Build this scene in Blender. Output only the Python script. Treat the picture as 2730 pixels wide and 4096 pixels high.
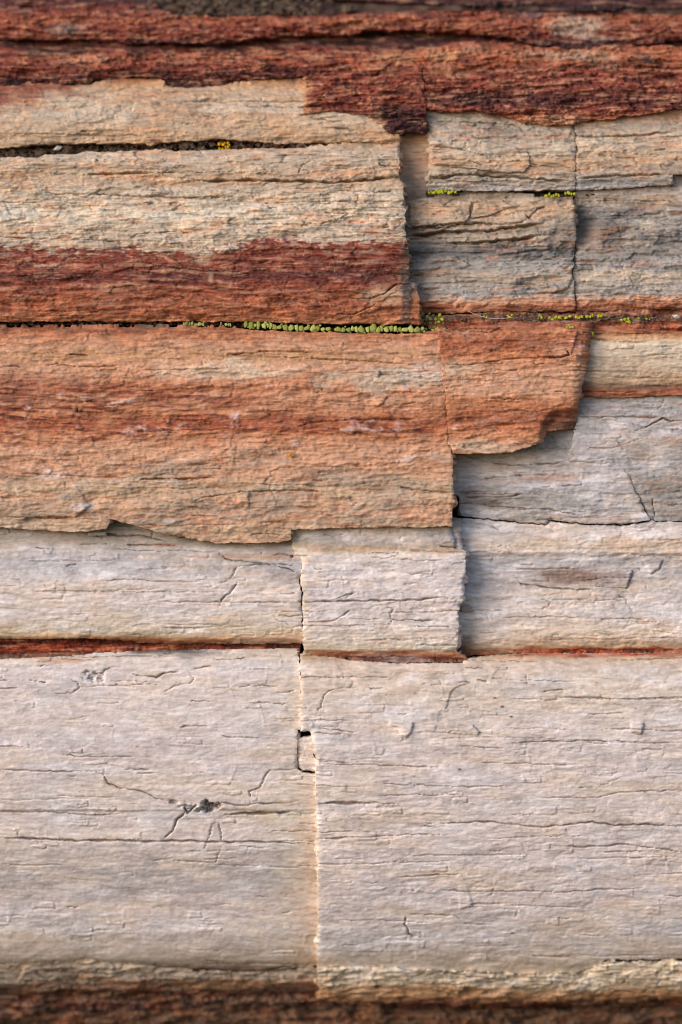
import bpy, math, random
import numpy as np

# ------------------------------------------------------------------ clear
for o in list(bpy.data.objects):
    bpy.data.objects.remove(o, do_unlink=True)
scene = bpy.context.scene
COL = scene.collection

# ------------------------------------------------------------------ camera
S = 0.24 / 2730.0            # metres per layout unit (0.088 mm); picture is 24 cm wide
RAD = 0.42                   # radius of the log
DIST = 1.25                  # camera distance from the log's face
cam_d = bpy.data.cameras.new('camera')
cam = bpy.data.objects.new('camera', cam_d)
COL.objects.link(cam)
cam.location = (0, -DIST, 0)
cam.rotation_euler = (math.radians(90), 0, 0)
cam_d.sensor_fit = 'VERTICAL'
cam_d.sensor_height = 36.0
cam_d.lens = 36.0 * DIST / (4096 * S)
cam_d.clip_start = 0.05
cam_d.clip_end = 50.0
cam_d.dof.use_dof = True
cam_d.dof.focus_distance = DIST + 0.002
cam_d.dof.aperture_fstop = 3.0
scene.camera = cam

# ------------------------------------------------------------------ sky and sun
SUN_DIR = (-0.78, -0.54, 0.36)          # from the log towards the sun
sl = math.sqrt(sum(c * c for c in SUN_DIR))
sx, sy, sz = (c / sl for c in SUN_DIR)
world = bpy.data.worlds.new('World')
scene.world = world
world.use_nodes = True
wn = world.node_tree
sky = wn.nodes.new('ShaderNodeTexSky')
sky.sky_type = 'NISHITA'
sky.sun_disc = False
sky.sun_elevation = math.asin(sz)
sky.sun_rotation = math.atan2(sx, sy)
sky.air_density = 1.0
sky.dust_density = 1.2
sky.ozone_density = 1.2
wn.links.new(sky.outputs[0], wn.nodes['Background'].inputs[0])
wn.nodes['Background'].inputs[1].default_value = 0.12

from mathutils import Vector
sun_d = bpy.data.lights.new('sun', 'SUN')
sun_d.energy = 1.5
sun_d.angle = math.radians(40)
sun_d.color = (1.0, 0.965, 0.93)
sun = bpy.data.objects.new('sun', sun_d)
COL.objects.link(sun)
sun.rotation_euler = Vector((sx, sy, sz)).to_track_quat('Z', 'Y').to_euler()

scene.view_settings.view_transform = 'Standard'
scene.view_settings.look = 'None'
scene.view_settings.exposure = 0.68
scene.view_settings.gamma = 1.0
scene.view_settings.use_curve_mapping = False
scene.cycles.use_denoising = True
scene.cycles.filter_width = 1.15

# ------------------------------------------------------------------ noise
f32 = np.float32
_tab = {}


def _grad(seed):
    if seed not in _tab:
        a = np.random.RandomState(seed).rand(256, 256) * 2 * np.pi
        _tab[seed] = (np.cos(a).astype(f32), np.sin(a).astype(f32))
    return _tab[seed]


def perlin(x, y, seed):
    gx, gy = _grad(seed)
    x0 = np.floor(x); y0 = np.floor(y)
    fx = (x - x0).astype(f32); fy = (y - y0).astype(f32)
    xi = x0.astype(np.int32) & 255; yi = y0.astype(np.int32) & 255
    xj = (xi + 1) & 255; yj = (yi + 1) & 255
    u = fx * fx * fx * (fx * (fx * 6 - 15) + 10)
    v = fy * fy * fy * (fy * (fy * 6 - 15) + 10)
    a = gx[yi, xi] * fx + gy[yi, xi] * fy
    b = gx[yi, xj] * (fx - 1) + gy[yi, xj] * fy
    c = gx[yj, xi] * fx + gy[yj, xi] * (fy - 1)
    d = gx[yj, xj] * (fx - 1) + gy[yj, xj] * (fy - 1)
    a = a + u * (b - a)
    c = c + u * (d - c)
    return (a + v * (c - a)) * 1.5


def fbm(x, y, seed, octaves=3, gain=0.5):
    t = 0; amp = 1.0
    for k in range(octaves):
        t = t + amp * perlin(x * (2 ** k) + 17.3 * k, y * (2 ** k) + 5.1 * k, seed + k)
        amp *= gain
    return t


def voronoi(x, y, seed):
    """random height per cell, distance to the cell border, offset from the cell centre"""
    r = np.random.RandomState(seed)
    jx = r.rand(256, 256).astype(f32); jy = r.rand(256, 256).astype(f32); rv = r.rand(256, 256).astype(f32)
    x0 = np.floor(x).astype(np.int32); y0 = np.floor(y).astype(np.int32)
    f1 = np.full(x.shape, 9, f32); f2 = np.full(x.shape, 9, f32)
    val = np.zeros(x.shape, f32); ox = np.zeros(x.shape, f32); oy = np.zeros(x.shape, f32)
    for dy in (-1, 0, 1):
        for dx in (-1, 0, 1):
            cx = x0 + dx; cy = y0 + dy
            ix = cx & 255; iy = cy & 255
            px = x - (cx + jx[iy, ix]); py = y - (cy + jy[iy, ix])
            d = np.maximum(np.abs(px), np.abs(py)) * 0.6 + 0.4 * np.sqrt(px * px + py * py)
            near = d < f1
            f2 = np.where(near, f1, np.minimum(f2, d))
            val = np.where(near, rv[iy, ix], val)
            ox = np.where(near, px, ox); oy = np.where(near, py, oy)
            f1 = np.where(near, d, f1)
    return val, f2 - f1, ox, oy


def sstep(a, b, x):
    t = np.clip((x - a) / (b - a), 0, 1)
    return t * t * (3 - 2 * t)


# ------------------------------------------------------------------ grid over the log's face, in layout units (X right, Y down)
XL, XR, YT, YB = -500, 3230, -260, 4380
DX, DY = 4.2, 3.0


def axis(lo, hi, a, b, d, dc):
    return np.concatenate([np.arange(lo, a, dc), np.arange(a, b, d), np.arange(b, hi + dc, dc)]).astype(f32)


xs = axis(XL, XR, -20, 2750, DX, 16.0)
ys = axis(YT, YB, -20, 4116, DY, 10.0)
nx, ny = len(xs), len(ys)
XX, YY = np.meshgrid(xs, ys)

# grain wanders a little
WY = YY + 26 * perlin(XX / 900, YY / 420, 1) + 7 * perlin(XX / 260, YY / 120, 2)
WX = XX + 12 * perlin(XX / 70, YY / 40, 3)
N_str1 = fbm(XX / 330, WY / 36, 10, 4, 0.7)           # long fibres
N_str2 = fbm(XX / 120, WY / 15, 15, 3, 0.65)          # short fibres
N_iso = fbm(XX / 46, WY / 24, 20, 3, 0.65)            # pebbly
N_fine = fbm(XX / 20, YY / 12, 70, 2, 0.7)
N_bump = fbm(XX / 150, WY / 70, 24, 3)
N_big = fbm(XX / 800, WY / 150, 28, 2)
N_mot = fbm(XX / 170, WY / 62, 31, 4, 0.6)
N_mot2 = fbm(XX / 420, WY / 100, 36, 4, 0.6)
N_fib = perlin(XX / 120, WY / 17, 41) + 0.6 * perlin(XX / 50, WY / 9, 42) + 0.35 * N_str1
N_rag = 0.6 * fbm(XX / 150, YY / 26, 45, 4, 0.65)
N_mask = perlin(XX / 300, YY / 130, 50)
V1 = voronoi(WX / 180 + 0.15 * N_bump + 0.06 * N_iso, WY / 44 + 0.45 * perlin(XX / 60, YY / 30, 55), 60)
V2 = voronoi(WX / 74 + 0.1 * N_fine, WY / 24 + 0.35 * perlin(XX / 30, YY / 14, 56), 61)
N_ter = fbm(XX / 190, WY / 52, 65, 4, 0.55) * 3.0
_t = N_ter - np.floor(N_ter)
N_terr = np.floor(N_ter) + sstep(0.86, 1.0, _t)


# ------------------------------------------------------------------ cracks and scarps, carved into the shared height field
CARVE = np.zeros_like(XX)
DIRT = np.zeros_like(XX)


def jitter_line(pts, step, amp, seed):
    p = np.array(pts, float)
    out = []
    for a, b in zip(p[:-1], p[1:]):
        n = max(1, int(np.hypot(*(b - a)) / step))
        for k in range(n):
            out.append(a + (b - a) * k / n)
    out.append(p[-1])
    q = np.array(out)
    jx = amp * (perlin(q[:, 0] / 37, q[:, 1] / 37, seed) + 0.6 * perlin(q[:, 0] / 13, q[:, 1] / 13, seed + 1))
    jy = amp * (perlin(q[:, 0] / 41, q[:, 1] / 41, seed + 2) + 0.6 * perlin(q[:, 0] / 15, q[:, 1] / 15, seed + 3))
    return np.stack([q[:, 0] + jx, q[:, 1] + jy], 1)


def window(x0, x1, y0, y1):
    return (max(0, np.searchsorted(xs, x0) - 1), min(nx, np.searchsorted(xs, x1) + 1),
            max(0, np.searchsorted(ys, y0) - 1), min(ny, np.searchsorted(ys, y1) + 1))


def line_field(q, pad):
    i0, i1, j0, j1 = window(q[:, 0].min() - pad, q[:, 0].max() + pad, q[:, 1].min() - pad, q[:, 1].max() + pad)
    gx = XX[j0:j1, i0:i1]; gy = YY[j0:j1, i0:i1]
    best = np.full(gx.shape, 1e9, f32); side = np.zeros(gx.shape, f32); par = np.zeros(gx.shape, f32)
    n = len(q) - 1
    for k in range(n):
        a = q[k]; b = q[k + 1]
        m0, m1, l0, l1 = window(min(a[0], b[0]) - pad, max(a[0], b[0]) + pad, min(a[1], b[1]) - pad, max(a[1], b[1]) + pad)
        sl_ = (slice(l0 - j0, l1 - j0), slice(m0 - i0, m1 - i0))
        px = gx[sl_] - a[0]; py = gy[sl_] - a[1]
        d = b - a; L2 = d[0] ** 2 + d[1] ** 2 + 1e-6
        t = np.clip((px * d[0] + py * d[1]) / L2, 0, 1)
        dd = np.hypot(px - t * d[0], py - t * d[1])
        nb = dd < best[sl_]
        best[sl_] = np.where(nb, dd, best[sl_])
        side[sl_] = np.where(nb, np.sign(d[0] * py - d[1] * px), side[sl_])
        par[sl_] = np.where(nb, (k + t) / n, par[sl_])
    return (slice(j0, j1), slice(i0, i1)), best, side, par


def crack(pts, w=3.2, depth=16, dirt=0.0, amp=4, seed=0, step=16):
    w = w * 0.78; depth = depth * 1.35
    q = jitter_line(pts, 9, amp, 700 + seed)
    if abs(q[-1, 0] - q[0, 0]) < 3.0 * abs(q[-1, 1] - q[0, 1]):
        yq = np.round(q[:, 1] / 8 + 0.4 * perlin(q[:, 0] / 30, q[:, 1] / 30, 715)) * 8
        q = np.stack([q[:, 0] + 4 * perlin(q[:, 0] / 9, q[:, 1] / 7, 716), 0.35 * q[:, 1] + 0.65 * yq], 1)
        w = w * 0.8; depth = depth * (0.42 if np.ptp(q[:, 1]) < 90 else 0.8); dirt = 0.3
    dirt = dirt or 0.55
    sl_, d, s, t = line_field(q, w * 3 + 6)
    wob = 0.75 + 0.6 * perlin(XX[sl_] / 60, YY[sl_] / 60, 711)
    taper = np.clip(np.minimum(t, 1 - t) * 8, 0.15, 1)
    ww = w * taper * np.clip(wob, 0.35, 1.4)
    g = np.exp(-(d / np.maximum(ww, 0.8)) ** 2) * np.clip(ww / w + 0.2, 0, 1)
    CARVE[sl_] = np.minimum(CARVE[sl_], -depth * g)
    if dirt:
        DIRT[sl_] = np.maximum(DIRT[sl_], dirt * np.clip(taper, 0.3, 1) * np.exp(-(d / (ww * 1.1)) ** 2))


SCARP = np.zeros_like(XX)


def scarp(pts, A=10, L=70, amp=5, seed=0, groove=3):
    """the side to the right of travel on screen when going left (below when going right) is raised"""
    q = jitter_line(pts, 14, amp, 750 + seed)
    sl_, d, s, t = line_field(q, L * 2.2)
    taper = np.clip(np.minimum(t, 1 - t) * 10, 0, 1)
    taper = np.where(d < 12, taper, taper)
    SCARP[sl_] += np.where(s > 0, A * taper * np.exp(-d / L), 0)
    CARVE[sl_] = np.minimum(CARVE[sl_], -groove * taper * np.exp(-(d / 3.5) ** 2))


TK = 1400 / 1568.0


def T(ox, oy, *p):
    return [(ox + p[i] * TK, oy + p[i + 1] * TK) for i in range(0, len(p), 2)]


cr = []
def K(ox, oy, w, dep, *p, dirt=0.0, amp=4):
    crack(T(ox, oy, *p), w, dep, dirt, amp, seed=len(cr) % 9)
    cr.append(1)


# upper left slabs
K(0, 0, 3, 14, 1340, 515, 1480, 540, 1540, 545)
K(0, 600, 5.5, 26, 370, 112, 490, 106, 660, 103, 830, 100)
K(0, 600, 7, 34, 870, 140, 1050, 135, 1330, 140, 1500, 146, 1800, 122)
K(0, 600, 3.4, 18, 390, 195, 560, 205, 800, 215, 1000, 212, 1060, 205)
K(0, 600, 3, 14, -40, 232, 200, 240, 380, 240)
K(0, 600, 3, 12, -40, 390, 150, 398, 400, 405, 560, 412)
K(0, 600, 3.4, 16, 570, 405, 620, 375, 750, 370, 880, 368)
K(0, 600, 4, 22, 1330, 110, 1350, 65, 1390, 45)
K(0, 600, 2.6, 10, 1090, 335, 1260, 330)
K(0, 600, 3.5, 14, 600, 465, 780, 460)
K(0, 600, 3, 14, 620, 505, 900, 545, 1150, 545)
K(0, 600, 3.6, 16, 500, 618, 640, 610)
K(0, 600, 4, 16, 780, 663, 835, 660)
K(0, 600, 3, 12, 1450, 280, 1568, 290)
K(0, 600, 3, 10, 1440, 330, 1568, 290)
K(0, 600, 2.6, 10, 190, 195, 390, 200)
K(0, 600, 2.6, 12, 400, 240, 410, 290)
K(1330, 600, 3, 12, 0, 180, 180, 190, 300, 185)
K(1330, 600, 3, 14, 0, 285, 140, 290, 300, 300)
K(1330, 600, 4, 18, 80, 670, 180, 665, 240, 640, 290, 600, 355, 600)
K(1330, 600, 3, 14, 240, 660, 280, 640, 300, 610)
K(1330, 600, 3, 14, 0, 730, 90, 740, 200, 690)
K(1330, 600, 3.2, 16, 270, 410, 330, 410, 335, 480)
K(1330, 600, 3, 14, 205, 40, 220, 70, 300, 70)
K(1330, 0, 3, 14, 0, 632, 150, 636, 310, 628)
K(1330, 0, 2.6, 10, 130, 660, 205, 690, 215, 740)
# upper right slabs
K(1330, 600, 5.5, 24, 440, 130, 600, 108, 800, 120, 1090, 140)
K(1330, 600, 3, 12, 480, 40, 600, 45, 700, 70)
K(1330, 600, 3, 12, 890, 60, 1000, 75, 1095, 80)
K(1330, 600, 4, 20, 1100, 130, 1250, 115, 1400, 110, 1530, 108)
K(1330, 600, 7.5, 34, 335, 378, 430, 372, 500, 362, 700, 357, 900, 332, 950, 325)
K(1330, 600, 5, 22, 350, 345, 450, 335, 560, 325, 820, 325)
K(1330, 600, 6, 28, 500, 412, 800, 402, 940, 378, 945, 362)
K(1330, 600, 3.4, 18, 500, 248, 530, 225, 560, 205)
K(1330, 600, 3.4, 16, 870, 280, 890, 300, 930, 262, 970, 245)
K(1330, 600, 2.6, 10, 820, 610, 840, 660, 920, 680)
K(1330, 600, 3, 12, 1100, 531, 1190, 532)
K(1330, 600, 3, 10, 400, 592, 530, 590, 660, 585)
K(1330, 600, 3, 12, 1180, 290, 1400, 285, 1568, 265)
K(1330, 0, 3, 14, 440, 655, 560, 662, 700, 700)
K(1330, 0, 3, 14, 450, 540, 720, 550, 900, 560)
K(1330, 0, 4, 18, 1080, 605, 1200, 612, 1440, 600, 1568, 585)
K(1330, 0, 3, 10, 900, 690, 1000, 700, 1100, 690)
K(1330, 0, 3, 12, 905, 320, 920, 270, 1000, 220)
# big orange block
K(0, 1250, 4, 24, 620, 745, 900, 745, 970, 738)
K(0, 1250, 3, 14, 0, 240, 110, 245)
K(0, 1250, 3.4, 14, 240, 238, 400, 245, 540, 240)
K(0, 1250, 3, 12, 140, 186, 260, 183)
K(0, 1250, 3.6, 14, 310, 190, 400, 190)
K(0, 1250, 3.4, 14, 1000, 192, 1200, 175, 1440, 180)
K(0, 1250, 3, 12, 580, 715, 620, 745)
K(0, 1250, 4, 18, 1440, 320, 1445, 355, 1410, 362)
K(0, 1250, 5, 18, 345, 425, 350, 445, 390, 445)
K(0, 1250, 3, 10, 750, 480, 950, 490)
K(0, 1250, 3, 12, 1300, 522, 1400, 495, 1568, 482, 1900, 478)
K(0, 1250, 3, 12, 1330, 205, 1568, 215, 1900, 235)
K(0, 1900, 3, 12, 860, 130, 885, 108, 1090, 75, 1320, 70, 1500, 75)
K(0, 1900, 3, 12, 30, 190, 330, 195)
K(0, 1900, 3, 12, 0, 105, 110, 100)
K(1330, 1900, 3.4, 14, 300, 55, 370, 66)
K(1330, 1250, 3.4, 14, 500, 235, 620, 236, 760, 212, 1060, 195)
K(1330, 1250, 4, 20, 1045, 160, 1062, 195, 1000, 205, 930, 200, 915, 185)
K(1330, 1250, 4, 16, 405, 195, 475, 187)
K(1330, 1250, 3.4, 12, 520, 75, 710, 90, 780, 60)
# grey right slabs
K(1330, 1250, 3, 14, 1100, 470, 1290, 465, 1490, 470)
K(1330, 1250, 3.4, 18, 1370, 527, 1410, 515, 1490, 470, 1530, 485, 1600, 482)
K(1330, 1250, 3, 14, 1465, 432, 1495, 390)
K(1330, 1250, 3, 14, 600, 640, 700, 670, 820, 685, 1000, 675, 1050, 664)
K(1330, 1250, 3, 14, 975, 540, 1000, 570, 1000, 605, 920, 612)
K(1330, 1250, 2.6, 10, 1120, 600, 1260, 605, 1400, 560)
K(1330, 1900, 3, 12, 640, 130, 800, 145, 980, 155, 1130, 185)
K(1330, 1900, 3, 12, 580, 100, 760, 98, 880, 85)
K(1330, 1900, 3, 14, 1440, 95, 1450, 170, 1447, 205)
K(1330, 1900, 3.4, 18, 820, 455, 850, 490, 960, 505, 1160, 515, 1165, 540)
K(1330, 1900, 3.4, 16, 930, 605, 975, 590, 982, 572, 940, 555)
K(1330, 1900, 3.4, 16, 1280, 540, 1320, 560, 1335, 590, 1355, 615)
K(1330, 1900, 3, 14, 1415, 490, 1418, 535)
K(1330, 1900, 2.6, 10, 640, 215, 720, 235, 760, 250)
# middle block
K(1330, 1900, 4, 20, -120, 570, 130, 565, 360, 562, 480, 545, 560, 560)
K(1330, 1900, 4, 18, 235, 595, 275, 605, 260, 625, 265, 668)
K(1330, 1900, 3, 14, 480, 320, 585, 328)
K(1330, 1900, 2.8, 10, -120, 660, 0, 655, 50, 630, 85, 600)
K(1330, 1900, 3, 12, 315, 490, 400, 485)
K(1330, 1900, 3, 12, 0, 560, 60, 540, 100, 530)
# pale left slab
K(0, 1900, 4, 18, 390, 266, 480, 266, 640, 277, 760, 302)
K(0, 1900, 3.4, 14, 550, 315, 680, 312, 800, 317)
K(0, 1900, 3, 14, 980, 352, 1020, 380, 1180, 396, 1320, 406)
K(0, 1900, 5, 20, 1070, 405, 1050, 440, 1035, 465, 985, 490)
K(0, 1900, 4, 16, 1065, 480, 1030, 530, 1000, 550, 985, 582)
K(0, 1900, 3.4, 16, 1070, 408, 1150, 400, 1240, 405, 1340, 437)
K(0, 1900, 2.6, 10, 460, 475, 560, 468, 720, 475, 880, 480)
K(0, 1900, 2.6, 10, 730, 682, 900, 690)
K(0, 1900, 3, 12, -40, 508, 30, 502, 100, 490, 92, 472, 60, 468)
K(0, 1900, 3, 12, 440, 345, 405, 370, 405, 392)
K(0, 1900, 3, 10, 1220, 625, 1245, 650, 1300, 670)
# lower left slab
K(0, 2550, 4, 18, -40, 230, 90, 226)
K(0, 2550, 3, 14, -40, 192, 40, 194)
K(0, 2550, 3.4, 16, 130, 190, 160, 197, 210, 200)
K(0, 2550, 4, 20, 305, 182, 345, 200, 352, 225, 320, 250, 270, 255, 235, 240)
K(0, 2550, 4, 20, 540, 135, 470, 142, 455, 165, 460, 205, 490, 218, 570, 215, 605, 226)
K(0, 2550, 3.4, 18, 585, 165, 640, 175, 700, 178, 740, 160, 810, 150)
K(0, 2550, 3.4, 14, 835, 155, 870, 185, 850, 205, 790, 215, 725, 250)
K(0, 2550, 3, 12, 860, 140, 960, 128)
K(0, 2550, 2.8, 10, -40, 490, 140, 487)
K(0, 2550, 2.6, 10, 270, 525, 400, 535, 620, 535)
K(0, 2550, 3, 14, -40, 590, 180, 600, 420, 600, 460, 615, 480, 655, 540, 675, 640, 690, 700, 725, 780, 737)
K(0, 2550, 2.6, 12, 960, 440, 1100, 450, 1250, 455)
K(0, 2550, 3, 12, 805, 405, 830, 398, 940, 396)
K(0, 2550, 3, 16, 1122, 745, 1120, 685, 1165, 675, 1200, 600, 1335, 588)
K(0, 2550, 3.4, 16, 980, 735, 1060, 752, 1230, 742, 1300, 745)
K(0, 2550, 2.6, 10, 610, 612, 700, 605)
K(0, 2550, 2.6, 10, 1230, 250, 1330, 238)
K(0, 3200, 4.6, 26, -40, 170, 200, 178, 340, 184, 500, 182, 650, 188, 780, 184, 920, 188, 1200, 190, 1390, 197)
K(0, 3200, 6.5, 34, 1000, 66, 1100, 63, 1180, 60, 1310, 55)
K(0, 3200, 3, 12, -40, 55, 200, 55, 380, 68, 560, 65)
K(0, 3200, 5, 24, 830, 50, 790, 95, 760, 150, 730, 180)
K(0, 3200, 4, 20, 880, 20, 840, 60, 820, 30)
K(0, 3200, 3.4, 16, 945, 120, 930, 180, 910, 225)
K(0, 3200, 3, 12, 975, 80, 990, 150, 990, 185)
K(0, 3200, 3.4, 14, 985, 225, 960, 285)
K(0, 3200, 4.4, 22, 940, 775, 1050, 778, 1170, 780, 1300, 755, 1410, 745)
K(0, 3200, 4, 18, 120, 780, 300, 785, 460, 795, 590, 775)
K(0, 3200, 3, 10, 680, 275, 770, 262)
K(0, 3200, 3, 12, 70, 120, 68, 160)
K(0, 3200, 3.4, 14, 910, 725, 980, 738)
# lower right slab
K(1330, 3200, 3.4, 18, -60, 170, 170, 162, 390, 150, 520, 158)
K(1330, 3200, 3.6, 20, 430, 105, 620, 98, 700, 92, 900, 118, 1020, 112, 1170, 95, 1280, 112, 1390, 105, 1600, 122)
K(1330, 3200, 4, 20, -60, 12, 180, 8, 300, 20)
K(1330, 3200, 3, 16, 1000, 205, 1220, 205, 1300, 195, 1420, 210, 1600, 232)
K(1330, 3200, 3, 14, 295, 345, 420, 335, 590, 330)
K(1330, 3200, 2.8, 12, 440, 400, 640, 408, 900, 405, 1050, 412, 1180, 400, 1440, 393)
K(1330, 3200, 4.4, 18, 335, 505, 330, 560, 345, 600, 390, 612)
K(1330, 3200, 3, 12, 340, 508, 560, 515, 590, 540)
K(1330, 3200, 2.8, 10, 590, 550, 720, 560)
K(1330, 3200, 3, 12, 900, 700, 1120, 704)
K(1330, 3200, 4, 18, 480, 770, 620, 790, 700, 800, 690, 770)
K(1330, 2550, 2.8, 12, -60, 562, 200, 570, 480, 580)
K(1330, 2550, 2.6, 12, 200, 650, 500, 665, 800, 665)
K(1330, 2550, 2.8, 12, 560, 485, 640, 488, 770, 495)
K(1330, 2550, 2.8, 14, 780, 475, 930, 465, 1200, 462, 1400, 465)
K(1330, 2550, 3, 14, 1000, 265, 1350, 275, 1600, 270)
K(1330, 2550, 2.6, 10, 910, 715, 1180, 715, 1300, 690, 1600, 680)
K(1330, 2550, 5, 24, -60, 742, 210, 738)
K(1330, 2550, 3.4, 16, 870, 165, 872, 214)
K(1330, 2550, 3, 14, 940, 248, 980, 235, 1050, 232)
K(1330, 2550, 4, 16, 645, 188, 695, 196)
K(1330, 2550, 2.6, 12, 1150, 340, 1320, 335)
K(1330, 2550, 3, 12, -60, 410, 40, 412, 110, 425)
K(1330, 2550, 2.6, 12, 1200, 665, 1260, 640, 1290, 625)
K(0, 2550, 3, 14, 1500, 230, 1450, 260, 1440, 300, 1420, 345)
K(0, 2550, 3, 14, 1505, 350, 1520, 370, 1515, 400, 1430, 400)
K(0, 2550, 3, 12, 1420, 550, 1568, 560)
K(0, 2550, 3.4, 16, 1425, 742, 1568, 738)

# flake edges: one side stands proud of the other
# stacked split ledges on the grey and tan slab
def Sc(ox, oy, A, L, *p, groove=2.5, amp=5):
    scarp(T(ox, oy, *p), A, L, amp, seed=len(cr) % 7, groove=groove)
    cr.append(1)


Sc(1330, 2550, 5.5, 90, 610, 200, 545, 225, 525, 265, 500, 328)
Sc(1330, 2550, 5.0, 40, 368, 370, 360, 410, 330, 452)
Sc(1330, 2550, 5.0, 50, 630, 388, 660, 420, 648, 442)
Sc(1330, 2550, 5.0, 45, 1396, 375, 1386, 432, 1330, 425)
Sc(1330, 2550, 4.4, 70, 95, 190, 80, 226, 0, 228)
Sc(1330, 2550, 3.9, 40, 235, 490, 228, 525, 180, 528)
Sc(1330, 2550, 3.3, 40, 1420, 575, 1405, 598, 1360, 602)
Sc(1330, 1900, 9.1, 60, 1356, 425, 1345, 460, 1325, 512, groove=10)
Sc(1330, 1900, 7.8, 70, 1490, 385, 1470, 422, 1430, 447, groove=8)
Sc(1330, 1900, 5.9, 110, 1000, 388, 1100, 376, 1230, 378, 1330, 357, 1600, 380)
Sc(0, 1250, 4, 60, 1050, 310, 1045, 350, 1030, 380)
Sc(0, 1250, 4, 60, 950, 280, 930, 330, 880, 350, 830, 385)
Sc(0, 1250, 4, 50, 1045, 535, 1035, 600, 990, 640)
Sc(0, 1250, 4, 60, 245, 700, 215, 740, 130, 720)
Sc(0, 1250, 4, 50, 770, 535, 745, 580, 740, 610)
Sc(0, 1250, 4, 60, 1060, 600, 1055, 680)
Sc(0, 1900, 8, 60, 1120, 70, 1115, 138, 1060, 140)
Sc(0, 1900, 12, 70, 420, 130, 340, 190, 200, 185, 60, 200)
Sc(1330, 1250, 10, 70, 245, 380, 225, 410, 200, 425)
Sc(1330, 1250, 10, 60, 215, 260, 205, 295)
Sc(1330, 1250, 9, 60, 1100, 80, 1085, 140, 1060, 200)
Sc(1330, 1900, 4.5, 40, 100, 520, 60, 550, 0, 560)
Sc(1330, 1900, 4.5, 60, 480, 520, 540, 545, 560, 562)
Sc(1330, 3200, 7, 60, 640, 470, 570, 485)
Sc(1330, 600, 9, 50, 1090, 545, 1060, 620, 1000, 640)

Sc(1330, 600, 16, 45, 960, 322, 900, 334, 700, 358, 500, 363, 340, 378, groove=12)
Sc(1330, 600, 14, 40, 950, 362, 940, 380, 800, 404, 560, 414, groove=10)
Sc(1330, 600, 12, 40, 900, 300, 820, 326, 560, 326, 350, 346, groove=8)
Sc(1330, 600, 12, 60, 1000, 440, 900, 445, 700, 470)
Sc(0, 600, 10, 60, 1560, 300, 1440, 332, 1250, 335)
Sc(0, 600, 10, 50, 1060, 208, 1000, 214, 800, 217, 560, 208, groove=10)

# hairline splits along the grain and small cross checks, scattered
rnd = random.Random(5)
for k in range(480):
    x = rnd.uniform(-60, 2780); y = rnd.uniform(220, 3900)
    if 1300 < y < 2100 and x < 1800 and rnd.random() < 0.5:
        continue
    if y > 2650 and rnd.random() < 0.5:
        continue
    L = rnd.choice((50, 90, 140, 220, 340, 480)) * rnd.uniform(0.7, 1.3)
    sl_ = rnd.uniform(-0.035, 0.035)
    n = 6
    pts = [(x + L * i / n, y + sl_ * L * i / n + rnd.uniform(-3, 3)) for i in range(n + 1)]
    crack(pts, rnd.uniform(1.6, 2.9), rnd.uniform(5, 12), 0, 3, seed=k % 9)
for k in range(420):
    x = rnd.uniform(-60, 2780); y = rnd.uniform(300, 3850)
    h = rnd.choice((8, 10, 14, 20, 26)); dx = rnd.uniform(-5, 5)
    L1 = rnd.uniform(20, 130); L2 = rnd.uniform(10, 110)
    pts = [(x - L1, y + rnd.uniform(-3, 3)), (x, y), (x + dx, y + h), (x + dx - L2, y + h + rnd.uniform(-3, 4))]
    scarp(pts, rnd.uniform(1.5, 5.0), rnd.uniform(12, 40), 5, seed=k % 7, groove=rnd.uniform(0, 5))

# the rotten knot in the lower left slab, and a small pitted spot above it
def pit(cx, cy, rx, ry, depth, seed):
    r = np.hypot((XX - cx) / rx, (YY - cy) / ry)
    m = sstep(1.1, 0.3, r + 0.55 * fbm(XX / 30, YY / 22, seed, 3))
    rough = np.abs(perlin(XX / 11, YY / 9, seed + 5)) + 0.5
    np.minimum(CARVE, -depth * m * rough, out=CARVE)
    return m


KNOT = pit(835, 3226, 52, 27, 44, 801) * (0.45 + 0.55 * sstep(-0.3, 0.4, N_fine + 0.4 * N_iso))
KNOT2 = np.maximum(pit(690, 3212, 26, 12, 20, 803), pit(745, 3225, 40, 14, 16, 804))
PITS = pit(375, 2708, 52, 26, 14, 807) * sstep(0.05, 0.35, perlin(XX / 12, YY / 9, 809))


# ------------------------------------------------------------------ colours
def lin(c):
    c = np.array(c, float) / 255.0
    return np.where(c <= 0.04045, c / 12.92, ((c + 0.055) / 1.055) ** 2.4)


P = {k: lin(v) * np.array((0.965, 1.0, 1.09)) for k, v in dict(
    pale=(217, 199, 189), palewarm=(216, 196, 180), cream=(216, 195, 168), white=(219, 206, 200), lilac=(216, 199, 193),
    tan=(190, 157, 126), tanlight=(196, 172, 147), tangrey=(170, 151, 132), ochre=(194, 144, 102), orange=(192, 124, 86),
    salmon=(203, 150, 117), rust=(162, 90, 60), red=(132, 63, 47), maroon=(92, 44, 40), plum=(54, 30, 34), black=(36, 26, 27),
    grey=(158, 148, 139), bluegrey=(180, 170, 166), coolpale=(193, 180, 174), smoke=(104, 98, 95), brown=(122, 90, 70), darkbrown=(74, 52, 44),
    fire=(164, 70, 34), deepred=(104, 42, 30), umber=(96, 74, 60)).items()}


def bands(Ywarp, table):
    yv = [t[0] for t in table]
    out = np.empty(Ywarp.shape + (3,), f32)
    for c in range(3):
        out[..., c] = np.interp(Ywarp, yv, [P[t[1]][c] for t in table])
    return out


def mix(C, col, m):
    col = P[col] if isinstance(col, str) else np.array(col)
    return C + (col.astype(f32) - C) * np.clip(m, 0, 1)[..., None]


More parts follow.
